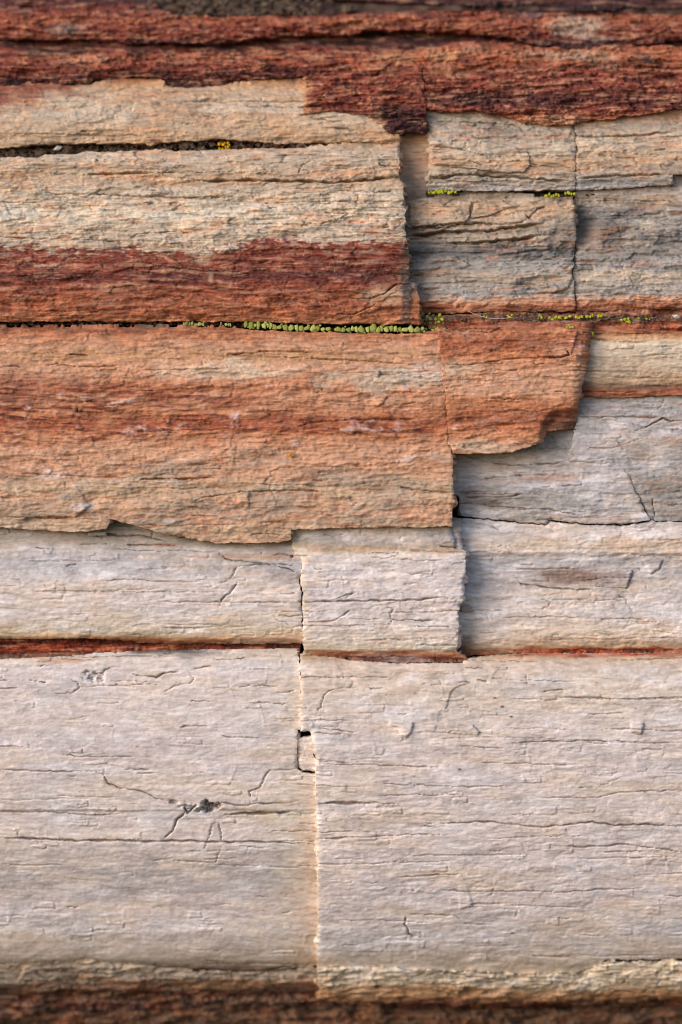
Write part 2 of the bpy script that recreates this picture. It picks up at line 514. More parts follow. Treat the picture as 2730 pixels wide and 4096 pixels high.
def blob(sl_, cx, cy, rx, ry, seed=900, rag=0.7):
    X = XX[sl_]; Y = YY[sl_]
    r = np.hypot((X - cx) / rx, (Y - cy) / ry)
    return sstep(1.25, 0.35, r + rag * (N_mot[sl_] * 0.7 + N_rag[sl_] * 0.5))


# ------------------------------------------------------------------ materials
def rock_material(name, grain=1.0, rough=0.82):
    m = bpy.data.materials.new(name)
    m.use_nodes = True
    nt = m.node_tree
    b = nt.nodes['Principled BSDF']
    att = nt.nodes.new('ShaderNodeVertexColor'); att.layer_name = 'mineral'
    tc = nt.nodes.new('ShaderNodeTexCoord')
    mp = nt.nodes.new('ShaderNodeMapping'); mp.inputs['Scale'].default_value = (260, 700, 900)
    nt.links.new(tc.outputs['Object'], mp.inputs['Vector'])
    n1 = nt.nodes.new('ShaderNodeTexNoise'); n1.inputs['Scale'].default_value = 1.0; n1.inputs['Detail'].default_value = 4; n1.inputs['Roughness'].default_value = 0.65
    nt.links.new(mp.outputs[0], n1.inputs['Vector'])
    r1 = nt.nodes.new('ShaderNodeMapRange')
    r1.inputs['From Min'].default_value = 0.3; r1.inputs['From Max'].default_value = 0.7
    r1.inputs['To Min'].default_value = 0.78; r1.inputs['To Max'].default_value = 1.2
    nt.links.new(n1.outputs['Fac'], r1.inputs['Value'])
    mul = nt.nodes.new('ShaderNodeVectorMath'); mul.operation = 'SCALE'
    nt.links.new(att.outputs['Color'], mul.inputs[0]); nt.links.new(r1.outputs[0], mul.inputs['Scale'])
    # pale quartz grains
    n2 = nt.nodes.new('ShaderNodeTexNoise'); n2.inputs['Scale'].default_value = 1500; n2.inputs['Detail'].default_value = 2
    nt.links.new(tc.outputs['Object'], n2.inputs['Vector'])
    r2 = nt.nodes.new('ShaderNodeMapRange')
    r2.inputs['From Min'].default_value = 0.66; r2.inputs['From Max'].default_value = 0.76
    r2.inputs['To Min'].default_value = 0.0; r2.inputs['To Max'].default_value = 0.4
    nt.links.new(n2.outputs['Fac'], r2.inputs['Value'])
    mx = nt.nodes.new('ShaderNodeMix'); mx.data_type = 'RGBA'
    mx.inputs['B'].default_value = (0.62, 0.52, 0.47, 1)
    nt.links.new(r2.outputs[0], mx.inputs['Factor']); nt.links.new(mul.outputs[0], mx.inputs['A'])
    nt.links.new(mx.outputs['Result'], b.inputs['Base Color'])
    b.inputs['Roughness'].default_value = rough
    b.inputs['Specular IOR Level'].default_value = 0.28
    bp = nt.nodes.new('ShaderNodeBump'); bp.inputs['Strength'].default_value = 0.32 * grain; bp.inputs['Distance'].default_value = 0.00035
    nt.links.new(n1.outputs['Fac'], bp.inputs['Height'])
    bp2 = nt.nodes.new('ShaderNodeBump'); bp2.inputs['Strength'].default_value = 0.35 * grain; bp2.inputs['Distance'].default_value = 0.0002
    nt.links.new(n2.outputs['Fac'], bp2.inputs['Height'])
    nt.links.new(bp.outputs[0], bp2.inputs['Normal'])
    nt.links.new(bp2.outputs[0], b.inputs['Normal'])
    return m


M_ROCK = rock_material('petrified_wood')


# ------------------------------------------------------------------ slabs
def recess(z):
    """how far the round log's surface falls back from the foremost line, at height z"""
    return 0.036 * (np.abs(z) / 0.18) ** 3.4


def to_world(X, Y, h):
    z = (2048.0 - Y) * S
    y = recess(z)
    z = z * (1 + y / DIST)
    y = recess(z)
    return (X - 1365.0) * S, y - h * S, z


def new_mesh(name, V, F4, cols, mat, smooth=True):
    me = bpy.data.meshes.new(name)
    me.vertices.add(len(V)); me.vertices.foreach_set('co', V.astype(f32).ravel())
    n = len(F4)
    me.loops.add(n * 4); me.polygons.add(n)
    me.loops.foreach_set('vertex_index', F4.astype(np.int32).ravel())
    me.polygons.foreach_set('loop_start', np.arange(0, n * 4, 4, dtype=np.int32))
    me.polygons.foreach_set('loop_total', np.full(n, 4, np.int32))
    me.polygons.foreach_set('use_smooth', np.full(n, smooth, bool))
    me.update(calc_edges=True)
    if cols is not None:
        a = me.color_attributes.new('mineral', 'FLOAT_COLOR', 'POINT')
        a.data.foreach_set('color', np.concatenate([cols, np.ones((len(cols), 1))], 1).astype(f32).ravel())
    me.materials.append(mat)
    return me


LOG = bpy.data.objects.new('petrified_log', None)
COL.objects.link(LOG)
LOG['label'] = 'cracked petrified log with red, orange, tan and pale grey slabs of stone wood grain'
LOG['category'] = 'petrified log'
LOG.location = (0, 0, 0)


def build(name, poly, prof, table, label=None, parent=LOG, dy=None, tx=0.0, gap=1.2, jit=5.0, rough=1.0, chip=1.0, peb=1.0,
          edge=(7, 6), paint=None, fray=18, fib=0.5, skirt=None, side_col=None, over=None, bevel=None):
    poly = np.array(poly, float)
    # subdivide and roughen the outline; the same field moves the shared edge of a neighbour
    pts = []
    for a, b in zip(poly, np.roll(poly, -1, 0)):
        n = max(1, int(np.hypot(*(b - a)) / 7))
        if max(a[0], b[0]) < -60 or min(a[0], b[0]) > 2790:
            n = max(1, n // 3)
        for k in range(n):
            pts.append(a + (b - a) * k / n)
    q = np.array(pts)
    jx = jit * (perlin(q[:, 0] / 61, q[:, 1] / 47, 301) + 0.7 * perlin(q[:, 0] / 21, q[:, 1] / 19, 302)) + 1.5 * perlin(q[:, 0] / 9, q[:, 1] / 9, 303)
    jy = jit * (0.7 * perlin(q[:, 0] / 75, q[:, 1] / 47, 304) + 0.6 * perlin(q[:, 0] / 25, q[:, 1] / 19, 305)) + 1.2 * perlin(q[:, 0] / 9, q[:, 1] / 9, 306)
    jx += (0.5 + 0.1 * jit) * 2.2 * np.round(2.2 * perlin(q[:, 0] / 70, q[:, 1] / 19, 307)) + 1.6 * perlin(q[:, 0] / 6, q[:, 1] / 6, 308)
    jy += 1.6 * perlin(q[:, 0] / 7, q[:, 1] / 6, 309)
    q = q + np.stack([jx, jy], 1)
    i0, i1, j0, j1 = window(q[:, 0].min() - 45, q[:, 0].max() + 45, q[:, 1].min() - 45, q[:, 1].max() + 45)
    sl_ = (slice(j0, j1), slice(i0, i1))
    gx = xs[i0:i1]; gy = ys[j0:j1]
    # cells inside
    cx = 0.5 * (gx[1:] + gx[:-1]); cy = 0.5 * (gy[1:] + gy[:-1])
    a = q; b = np.roll(q, -1, 0)
    inside = np.zeros((len(cy), len(cx)), bool)
    for r, y in enumerate(cy):
        hit = (a[:, 1] <= y) != (b[:, 1] <= y)
        if not hit.any():
            continue
        xc = np.sort(a[hit, 0] + (y - a[hit, 1]) / (b[hit, 1] - a[hit, 1]) * (b[hit, 0] - a[hit, 0]))
        inside[r] = (np.searchsorted(xc, cx) % 2) == 1
    used = np.zeros((len(gy), len(gx)), bool)
    used[:-1, :-1] |= inside; used[1:, :-1] |= inside; used[:-1, 1:] |= inside; used[1:, 1:] |= inside
    full = np.zeros_like(used)
    full[1:-1, 1:-1] = inside[:-1, :-1] & inside[1:, :-1] & inside[:-1, 1:] & inside[1:, 1:]
    bnd = used & ~full
    # distance to, and nearest point of, the outline
    X = XX[sl_]; Y = YY[sl_]
    D = np.full(X.shape, 60, f32); PX = X.copy(); PY = Y.copy()
    area = np.sum(a[:, 0] * b[:, 1] - b[:, 0] * a[:, 1])
    sg = 1 if area > 0 else -1
    NXf = np.zeros_like(X); NYf = np.zeros_like(X)
    pad = 40
    for k in range(len(q)):
        p0 = a[k]; p1 = b[k]
        m0, m1, l0, l1 = window(min(p0[0], p1[0]) - pad, max(p0[0], p1[0]) + pad, min(p0[1], p1[1]) - pad, max(p0[1], p1[1]) + pad)
        m0 = max(m0, i0); m1 = min(m1, i1); l0 = max(l0, j0); l1 = min(l1, j1)
        w = (slice(l0 - j0, l1 - j0), slice(m0 - i0, m1 - i0))
        ex = X[w] - p0[0]; ey = Y[w] - p0[1]
        d = p1 - p0
        t = np.clip((ex * d[0] + ey * d[1]) / (d @ d + 1e-9), 0, 1)
        dd = np.hypot(ex - t * d[0], ey - t * d[1])
        nb = dd < D[w]
        D[w] = np.where(nb, dd, D[w])
        PX[w] = np.where(nb, p0[0] + t * d[0], PX[w]); PY[w] = np.where(nb, p0[1] + t * d[1], PY[w])
        ln = np.hypot(*d) + 1e-9
        NXf[w] = np.where(nb, -sg * d[1] / ln, NXf[w]); NYf[w] = np.where(nb, sg * d[0] / ln, NYf[w])
    # height
    Yp = Y - (dy(X) if dy is not None else 0)
    H = np.interp(Yp + 6 * N_bump[sl_], [p[0] for p in prof], [p[1] for p in prof]).astype(f32)
    H = H + tx * (X - X.mean())
    H += 3 * N_big[sl_]
    cm = sstep(-0.5, 0.35, N_mask[sl_])
    H += rough * (2.0 * N_str1[sl_] + 2.0 * N_str2[sl_] + 0.5 * N_fine[sl_] - 1.6 * sstep(0.15, 0.6, N_fib[sl_])) + peb * (1.2 * N_iso[sl_] + 1.0 * N_bump[sl_] + 0.8 * N_fine[sl_])
    v, e, ox, oy = V1
    H += chip * cm * (6.5 * (v[sl_] - 0.5) + 2.5 * (np.mod(v[sl_] * 7.3, 1) - 0.5) * ox[sl_] * 2)
    H -= chip * 4.0 * cm * np.exp(-(e[sl_] / 0.045) ** 2) * sstep(-0.1, 0.4, N_mot[sl_])
    v, e, ox, oy = V2
    H -= chip * 2.6 * np.exp(-(e[sl_] / 0.07) ** 2) * sstep(0.0, 0.5, -N_mot[sl_])
    H += chip * (2.8 * (v[sl_] - 0.5) + 1.4 * (np.mod(v[sl_] * 5.7, 1) - 0.5) * ox[sl_] * 2)
    H += chip * 3.4 * N_terr[sl_] * sstep(0.2, -0.3, N_mask[sl_])
    H += SCARP[sl_] + CARVE[sl_]
    # where the neighbour stands higher this slab runs on beneath it; else there is an open crack
    Hb = np.interp(PY, [p[0] for p in prof], [p[1] for p in prof])
    nbr = np.maximum(sample_hb(PX - NXf * 12, PY - NYf * 12), sample_hb(PX - NXf * 22, PY - NYf * 22))
    under = sstep(4, 14, nbr - Hb)
    g_ = gap + (-8 - gap) * under
    VX = np.where(bnd, PX + NXf * g_, X); VY = np.where(bnd, PY + NYf * g_, Y)
    Dn = D
    H -= (1 - under) * edge[0] * np.exp(-Dn / edge[1]) * (0.35 + 1.9 * sstep(-0.1, 0.6, N_bump[sl_] + 0.4 * N_iso[sl_]))
    if bevel is not None:
        H = bevel(X, Y, H, D)
    # colour
    Yc = Yp + fray * (N_rag[sl_] * 1.2 + 0.5 * N_mot2[sl_])
    C = bands(Yc, table)
    if paint is not None:
        C = paint(sl_, X, Y, C)
    pale_ = np.clip((C.min(-1) - 0.32) / 0.15, 0, 1)
    C = mix(C, 'cream', sstep(0.05, 0.65, N_mot2[sl_] + 0.35 * N_mot[sl_]) * pale_ * 0.32)
    C = mix(C, 'coolpale', sstep(0.1, 0.7, -N_mot2[sl_] + 0.45 * N_str1[sl_]) * pale_ * 0.35)
    C = mix(C, 'white', sstep(0.15, 0.7, N_mot[sl_] - 0.4 * N_mot2[sl_]) * pale_ * 0.5)
    C = mix(C, 'salmon', sstep(0.55, 0.95, N_fine[sl_] * 0.5 + N_iso[sl_] * 0.6) * pale_ * 0.35)
    redn = np.clip((C[..., 0] - C[..., 1]) / (C[..., 0] + 1e-4) * 2.0 - 0.85, 0, 1)
    tone = 1 + 0.10 * N_mot[sl_] + (0.06 + 0.07 * min(fib, 1.2) + 0.2 * redn) * N_str1[sl_] + (0.06 + 0.08 * min(fib, 1.2) + 0.15 * redn) * N_str2[sl_] + 0.10 * (V2[0][sl_] - 0.5)
    C = C * np.clip(tone, 0.35, 1.7)[..., None]
    warm = N_mot2[sl_]
    C = C * np.stack([1 + 0.02 * warm, 1 - 0.01 * warm, 1 - 0.04 * warm], -1)
    # iron threads: dark fibres in red wood, ochre stains in pale wood
    fm = sstep(0.08, 0.5, N_fib[sl_] + 0.25 * N_mot[sl_])
    C = mix(C, 'plum', fm * redn * 0.85)
    C = mix(C, 'salmon', sstep(0.2, 0.7, -N_fib[sl_] + 0.35 * N_str2[sl_]) * redn * 0.55)
    C = mix(C, 'ochre', sstep(0.35, 0.8, N_str2[sl_] - 0.5 * N_mot2[sl_]) * redn * 0.4)
    C = mix(C, 'orange', sstep(0.35, 0.8, N_fib[sl_] + 0.5 * N_mot2[sl_]) * (1 - redn) * 0.5 * fib)
    C = mix(C, 'smoke', sstep(0.45, 0.85, -N_fib[sl_] + 0.45 * N_mot2[sl_] + 0.2 * N_iso[sl_]) * (1 - redn) * 0.5 * fib)
    C = mix(C, 'umber', DIRT[sl_] * 0.8)
    C = mix(C, 'black', np.maximum(KNOT * 0.68, np.maximum(KNOT2 * 0.45, PITS * 0.75))[sl_])
    C = np.clip(C, 0.004, 0.85)
    # mesh
    idx = -np.ones(used.shape, np.int64)
    idx[used] = np.arange(used.sum())
    wx, wy, wz = to_world(VX[used], VY[used], H[used])
    Vt = [np.stack([wx, wy, wz], 1)]
    cols = [C[used]]
    jj, ii = np.nonzero(inside)
    quads = [np.stack([idx[jj, ii], idx[jj + 1, ii], idx[jj + 1, ii + 1], idx[jj, ii + 1]], 1)]
    # broken sides going back into the log
    ins = np.pad(inside, 1)
    E = []
    c = ins[1:-1, 1:-1]
    up = c & ~ins[:-2, 1:-1]; dn = c & ~ins[2:, 1:-1]; lf = c & ~ins[1:-1, :-2]; rt = c & ~ins[1:-1, 2:]
    for msk, A, B in ((up, (0, 1), (0, 0)), (dn, (1, 0), (1, 1)), (lf, (0, 0), (1, 0)), (rt, (1, 1), (0, 1))):
        j, i = np.nonzero(msk)
        E.append(np.stack([idx[j + A[0], i + A[1]], idx[j + B[0], i + B[1]]], 1))
    E = np.concatenate(E)
    bi = np.unique(E)
    inv = -np.ones(used.sum(), np.int64); inv[bi] = np.arange(len(bi))
    base = used.sum()
    bx = VX[used][bi]; by = VY[used][bi]; bh = H[used][bi]; bc = C[used][bi]
    bnx = NXf[used][bi]; bny = NYf[used][bi]
    rows = (0, 5, 16, 34, 70, 0) if skirt is None else tuple(skirt)
    sc_ = bc if side_col is None else bc * 0.35 + P[side_col] * 0.65
    for r, dep in enumerate(rows):
        last = r == len(rows) - 1 and skirt is None
        hh = np.minimum(bh - 40, -245) if last else bh - dep
        push = 0 if r == 0 else 3.5 * fbm(bx / 15 + by / 17 + r * 3.7, hh / 17, 330 + r, 2) + min(dep, 40) * 0.42 * sstep(-0.15, 0.6, fbm(bx / 60, by / 45, 338, 3)) * (1 if skirt is None else 0.4) * sstep(0.45, 0.85, np.abs(bnx))
        x_, y_, z_ = to_world(bx - bnx * push, by - bny * push, hh)
        Vt.append(np.stack([x_, y_, z_], 1))
        tn = np.clip(1 + 0.25 * fbm(bx / 40, by / 40 + hh / 9, 340, 2), 0.6, 1.4)[:, None]
        cols.append(np.clip((bc if r == 0 else sc_) * (1 if r == 0 else tn), 0.004, 0.85))
        if r:
            o0 = base + (r - 1) * len(bi); o1 = base + r * len(bi)
            e0 = inv[E[:, 0]]; e1 = inv[E[:, 1]]
            quads.append(np.stack([o0 + e0, o0 + e1, o1 + e1, o1 + e0], 1)[:, ::-1])
    me = new_mesh(name, np.concatenate(Vt), np.concatenate(quads), np.concatenate(cols), M_ROCK)
    ob = bpy.data.objects.new(name, me)
    COL.objects.link(ob)
    ob.parent = parent
    if label:
        ob['label'] = label
    return ob


SPEC = {}
QUEUE = []
HB = np.full(XX.shape, -140, f32)        # rough height of whatever slab stands at each place


def slab(name, poly, prof, table, label, **kw):
    QUEUE.append((name, poly, prof, table, label, kw))


def build_all():
    for name, poly, prof, table, label, kw in QUEUE:
        q = np.array(poly, float); r = np.roll(q, -1, 0)
        i0, i1, j0, j1 = window(q[:, 0].min(), q[:, 0].max(), q[:, 1].min(), q[:, 1].max())
        for j in range(j0, j1):
            y = ys[j]
            hit = (q[:, 1] <= y) != (r[:, 1] <= y)
            if not hit.any():
                continue
            xc = np.sort(q[hit, 0] + (y - q[hit, 1]) / (r[hit, 1] - q[hit, 1]) * (r[hit, 0] - q[hit, 0]))
            m = (np.searchsorted(xc, xs[i0:i1]) % 2) == 1
            HB[j, i0:i1][m] = np.interp(y, [p[0] for p in prof], [p[1] for p in prof])
    for name, poly, prof, table, label, kw in QUEUE:
        ob = build(name, poly, prof, table, label, **kw)
        SPEC[label] = (ob, prof, table, kw)


def sample_hb(x, y):
    i = np.clip(np.searchsorted(xs, x), 0, nx - 1); j = np.clip(np.searchsorted(ys, y), 0, ny - 1)
    return HB[j, i]


def flake(label, poly, lift, **extra):
    ob, prof, table, kw = SPEC[label]
    kw = dict(kw); kw.update(extra)
    kw['skirt'] = (0, 3, 8, lift + 14)
    return build('flake', poly, [(y, h + lift) for y, h in prof], table, None, parent=ob, **kw)


def rev(l):
    return list(reversed(l))


def shift(l, d):
    return [(x, y + d) for x, y in l]


# outlines shared by neighbours
ST = [(XL, -30), (0, -32), (500, -12), (600, 5), (680, 48), (900, 58), (1100, 52), (1330, 46), (1700, 35), (2100, 38), (2730, 48), (XR, 48)]
SA = [(XL, 150), (0, 150), (350, 152), (500, 166), (870, 168), (1000, 152), (1150, 134), (1400, 134), (1500, 114), (1800, 120), (2000, 137), (2150, 162), (2330, 182), (2730, 152), (XR, 150)]
SB = [(XL, 228), (0, 226), (230, 216), (330, 200), (850, 205), (1000, 195), (1150, 184), (1300, 180), (1503, 190)]
SB2 = [(1503, 190), (1690, 192)]
SB3 = [(1694, 192), (1760, 182), (1850, 160), (2000, 155), (2120, 176), (2330, 194), (2480, 174), (2730, 180), (XR, 180)]
S3 = [(XL, 335), (0, 330), (90, 320), (300, 326), (430, 313), (520, 302), (620, 307), (680, 332), (760, 336), (950, 319), (1100, 311), (1213, 306)]
S2u = [(XL, 590), (0, 590), (150, 576), (250, 570), (600, 574), (720, 562), (860, 556), (930, 556), (1100, 572), (1300, 568), (1420, 567), (1606, 569)]
S2l = [(XL, 628), (0, 628), (140, 628), (172, 615), (290, 613), (322, 603), (560, 601), (610, 590), (700, 598), (800, 599), (1000, 591), (1200, 586), (1400, 573), (1604, 572)]
RRb = [(1715, 437), (1775, 447), (1900, 438), (2010, 455), (2100, 485), (2200, 503), (2310, 492), (2400, 478), (2500, 470), (2600, 458), (2730, 432), (XR, 430)]

# ---- top layers
def p_t0(sl_, X, Y, C):
    return C


slab('slab', [(XL, YT + 8)] + [(XR, YT + 8), (XR, 18), (2730, 20), (2300, 22), (1900, 10), (1500, -6), (1300, -18), (900, -50), (500, -70), (XL, -90)],
      [(-260, -20), (-60, -38), (0, -48), (30, -60)], [(-260, 'maroon'), (-40, 'maroon'), (10, 'plum'), (40, 'black')],
      'dark maroon slab at the very top edge, in deep shade', rough=2.0, chip=2.0, edge=(16, 14))


def p_t1(sl_, X, Y, C):
    C = mix(C, 'cream', blob(sl_, 2350, 105, 150, 52) * 0.5)
    C = mix(C, 'tangrey', blob(sl_, 230, 108, 90, 25) * 0.5)
    C = mix(C, 'ochre', blob(sl_, 1430, 85, 60, 35) * 0.4)
    C = mix(C, 'smoke', blob(sl_, 2150, 50, 90, 25) * 0.6)
    return C


slab('slab', ST + rev(SA), [(-40, -55), (10, -22), (60, -6), (110, -4), (140, -16), (185, -40)],
      [(-40, 'maroon'), (0, 'maroon'), (50, 'red'), (80, 'rust'), (105, 'red'), (130, 'red'), (175, 'plum')],
      'blurred rust red layer running under the dark top edge', rough=4.2, chip=3.2, peb=3.0, edge=(14, 12), paint=p_t1, jit=7)
slab('slab', shift(SA, 5) + rev(shift(SB + SB2 + SB3, -7)), [(120, -92), (170, -84), (205, -70), (235, -84)],
      [(110, 'plum'), (160, 'maroon'), (200, 'red'), (225, 'maroon')],
      'thin dark maroon ledge between the two upper red layers', rough=2.4, chip=2.2, edge=(16, 10), jit=8,
      paint=lambda sl_, X, Y, C: mix(C, 'black', sstep(0.0, 0.5, N_mot[sl_] + 0.3) * 0.7))


def p_t3(sl_, X, Y, C):
    C = mix(C, 'salmon', blob(sl_, 930, 228, 80, 26) * 0.6)
    C = mix(C, 'ochre', blob(sl_, 1250, 225, 90, 25) * 0.5)
    C = mix(C, 'salmon', blob(sl_, 330, 240, 160, 25) * 0.4)
    C = mix(C, 'plum', blob(sl_, 1050, 285, 240, 24) * 0.55)
    C = mix(C, 'black', blob(sl_, 620, 295, 60, 26) * 0.6)
    C = mix(C, 'black', blob(sl_, 30, 318, 50, 16) * 0.7)
    return C


slab('slab', SB + [(1482, 215), (1400, 252), (1330, 268), (1214, 303)] + rev(S3)[1:],
      [(190, -36), (225, -10), (260, -2), (300, -14), (340, -44)],
      [(190, 'red'), (220, 'rust'), (250, 'red'), (280, 'red'), (330, 'plum')],
      'rust red layer tapering to a point beside the square red block', rough=4.2, chip=3.2, peb=3.0, edge=(12, 10), paint=p_t3, jit=7)


def p_rb(sl_, X, Y, C):
    C = mix(C, 'ochre', blob(sl_, 1400, 225, 70, 30) * 0.5)
    C = mix(C, 'ochre', blob(sl_, 1600, 225, 90, 30) * 0.55)
    C = mix(C, 'ochre', sstep(1262, 1216, X + 30 * N_rag[sl_]) * 0.8)
    C = mix(C, 'tan', blob(sl_, 1510, 495, 40, 40) * 0.8)
    C = mix(C, 'plum', blob(sl_, 1620, 470, 110, 60) * 0.7)
    return C


slab('slab', [(1215, 308), (1332, 273), (1402, 256), (1484, 219), (1505, 193), (1690, 195), (1697, 300), (1706, 400), (1711, 470), (1713, 532), (1650, 528), (1610, 537),
               (1570, 544), (1545, 525), (1520, 492), (1462, 458), (1330, 452), (1210, 458), (1217, 380)],
      [(190, -18), (240, 6), (300, 18), (420, 22), (500, 14), (545, 6)],
      [(190, 'rust'), (240, 'rust'), (300, 'red'), (360, 'red'), (420, 'red'), (470, 'maroon'), (540, 'plum')],
      'short dark red block with a square cream end face on top of the tan slab', rough=4.2, chip=3.2, peb=3.0, edge=(5, 5), paint=p_rb, jit=6, gap=0.2)


def p_rr(sl_, X, Y, C):
    C = mix(C, 'ochre', blob(sl_, 1780, 222, 80, 30) * 0.6)
    C = mix(C, 'salmon', blob(sl_, 1900, 205, 100, 25) * 0.5)
    C = mix(C, 'tan', blob(sl_, 2350, 218, 250, 28) * 0.65)
    C = mix(C, 'ochre', blob(sl_, 1830, 290, 130, 22) * 0.35)
    C = mix(C, 'black', blob(sl_, 2560, 250, 200, 12) * 0.6)
    C = mix(C, 'plum', blob(sl_, 2000, 400, 330, 38) * 0.6)
    C = mix(C, 'salmon', blob(sl_, 2200, 478, 160, 22) * 0.7)
    return C


slab('slab', SB3 + rev(RRb) + [(1711, 400), (1701, 300)], [(150, -30), (185, -2), (230, 10), (300, 18), (420, 24), (505, 18)],
      [(150, 'red'), (195, 'rust'), (240, 'rust'), (290, 'red'), (350, 'red'), (400, 'maroon'), (440, 'red'), (480, 'rust'), (510, 'salmon')],
      'long dark red slab with a ragged lower edge across the upper right', rough=4.2, chip=3.2, peb=3.0, edge=(5, 5), paint=p_rr, jit=8, gap=0.2)


def p_tl1(sl_, X, Y, C):
    C = mix(C, 'red', sstep(60, -60, (Y - 420) + (X - 40) * 0.30 + 70 * N_rag[sl_]) * sstep(600, 380, X) * 0.9)
    C = mix(C, 'ochre', sstep(0.0, 0.8, N_mot2[sl_]) * 0.45)
    C = mix(C, 'smoke', blob(sl_, 620, 415, 18, 12) * 0.7)
    C = mix(C, 'rust', blob(sl_, 380, 385, 60, 12) * 0.5)
    return C


slab('slab', [(XL, 342), (0, 338), (90, 328), (300, 334), (430, 322), (520, 312), (620, 317), (680, 341), (760, 344), (950, 328), (1100, 320), (1212, 314),
               (1214, 380), (1208, 460), (1330, 455), (1462, 461), (1520, 495), (1545, 528), (1570, 547), (1608, 541)] + rev(S2u),
      [(310, -42), (345, -20), (400, 0), (470, 6), (530, 0), (565, -14), (600, -34)],
      [(300, 'rust'), (330, 'ochre'), (355, 'tan'), (450, 'tanlight'), (520, 'tan'), (600, 'tan')],
      'tan slab under the upper red layers, above the dark gap', rough=1.5, chip=1.2, edge=(9, 8), paint=p_tl1)


def p_tl23(sl_, X, Y, C):
    yb = np.interp(X, [-500, 0, 300, 540, 600, 780, 930, 1000, 1150, 1260, 1640], [985, 985, 1005, 990, 1000, 1010, 995, 960, 945, 975, 968])
    m = sstep(-5, 5, Y - yb + 46 * N_rag[sl_] + 16 * (V1[0][sl_] - 0.5) + 12 * N_fib[sl_])
    depth = bands(Y + 20 * N_rag[sl_], [(930, 'red'), (1040, 'red'), (1085, 'red'), (1105, 'maroon'), (1130, 'red'), (1200, 'rust'), (1250, 'rust'), (1285, 'orange'), (1305, 'brown')])
    C = C + (depth - C) * m[..., None]
    C = mix(C, 'maroon', blob(sl_, 1400, 1080, 230, 40) * 0.55 * m)
    C = mix(C, 'maroon', blob(sl_, 700, 1080, 350, 22) * 0.25 * m)
    C = mix(C, 'tan', sstep(-0.02, 0.3, N_rag[sl_]) * blob(sl_, 140, 1070, 90, 32) * 0.75)
    C = mix(C, 'tanlight', sstep(0.15, 0.5, N_iso[sl_] * 0.7 + N_rag[sl_]) * np.exp(-np.clip(Y - yb, 0, 999) / 45.0) * m * 0.75)
    C = mix(C, 'red', sstep(0.3, 0.6, -N_iso[sl_] * 0.6 + N_fib[sl_] * 0.6) * np.exp(-np.clip(yb - Y, 0, 999) / 40.0) * (1 - m) * 0.6)
    C = mix(C, 'tan', blob(sl_, 845, 1112, 15, 30) * 0.75)
    C = mix(C, 'tan', blob(sl_, 810, 1040, 50, 26) * 0.7)
    C = mix(C, 'salmon', blob(sl_, 470, 1150, 160, 30) * 0.45)
    C = mix(C, 'tan', blob(sl_, 1570, 1180, 120, 55) * 0.75)
    C = mix(C, 'orange', blob(sl_, 1500, 1255, 180, 30) * 0.5)
    C = mix(C, 'orange', blob(sl_, 1260, 870, 90, 30) * 0.45)
    C = mix(C, 'ochre', sstep(0.1, 0.9, N_mot[sl_]) * (1 - m) * 0.45)
    C = mix(C, 'smoke', blob(sl_, 1140, 940, 16, 30) * 0.6)
    C = mix(C, 'smoke', blob(sl_, 430, 990, 60, 16) * 0.4)
    C = mix(C, 'tangrey', sstep(1590, 1640, X + 14 * N_rag[sl_]) * sstep(930, 1000, Y) * 0.6)
    return C


def W(X, Y):
    i0 = np.searchsorted(xs, X[0, 0]); j0 = np.searchsorted(ys, Y[0, 0])
    return (slice(j0, j0 + X.shape[0]), slice(i0, i0 + X.shape[1]))


slab('slab', S2l + [(1602, 718), (1613, 727), (1620, 800), (1623, 895), (1634, 985), (1637, 1073), (1642, 1128), (1644, 1265), (1647, 1296),
                     (1300, 1297), (1000, 1289), (800, 1286), (720, 1287), (200, 1287), (0, 1287), (XL, 1287)],
      [(575, -26), (612, -2), (660, 10), (720, 8), (732, 14), (850, 20), (980, 26), (1120, 30), (1220, 26), (1262, 12), (1300, -12)],
      [(570, 'tan'), (620, 'tanlight'), (720, 'tan'), (760, 'tanlight'), (860, 'cream'), (920, 'tanlight'), (960, 'tanlight'), (1310, 'tanlight')],
      'large tan slab with a broad dark red band along its lower half', rough=1.5, chip=1.7, edge=(7, 6), paint=p_tl23, fib=1.0,
      bevel=lambda X, Y, H, D: H - 22 * sstep(1606, 1644, X + 14 * N_rag[W(X, Y)]) * sstep(960, 1010, Y))
slab('slab', [(1645, 1128), (1664, 1130), (1674, 1162), (1684, 1202), (1688, 1302), (1649, 1298), (1646, 1265)],
      [(1120, -8), (1200, -6), (1300, -14)], [(1120, 'tangrey'), (1200, 'orange'), (1300, 'rust')],
      'narrow broken chunk at the right end of the red banded slab', rough=1.4, chip=1.6, edge=(6, 5))


def p_c1(sl_, X, Y, C):
    return mix(C, 'brown', blob(sl_, 1670, 690, 60, 120) * 0.35)


slab('slab', [(1609, 574), (1613, 546), (1650, 535), (1713, 540), (1717, 600), (1714, 757), (1714, 782), (1630, 794), (1624, 800), (1617, 727), (1606, 717)],
      [(530, -66), (553, -68), (556, -84), (700, -88), (770, -88), (800, -88)], [(530, 'tan'), (620, 'tan'), (720, 'tangrey'), (800, 'brown')],
      'narrow sunken tan strip between two upper slabs', rough=1.4, chip=1.0, paint=p_c1)


def p_tra(sl_, X, Y, C):
    C = mix(C, 'smoke', sstep(-0.1, 0.7, N_mot2[sl_] + N_fib[sl_] * 0.3) * blob(sl_, 2050, 480, 300, 40) * 0.6)
    C = mix(C, 'ochre', blob(sl_, 2200, 660, 130, 30) * 0.5)
    C = mix(C, 'coolpale', sstep(722, 738, Y) * 0.5)
    return C


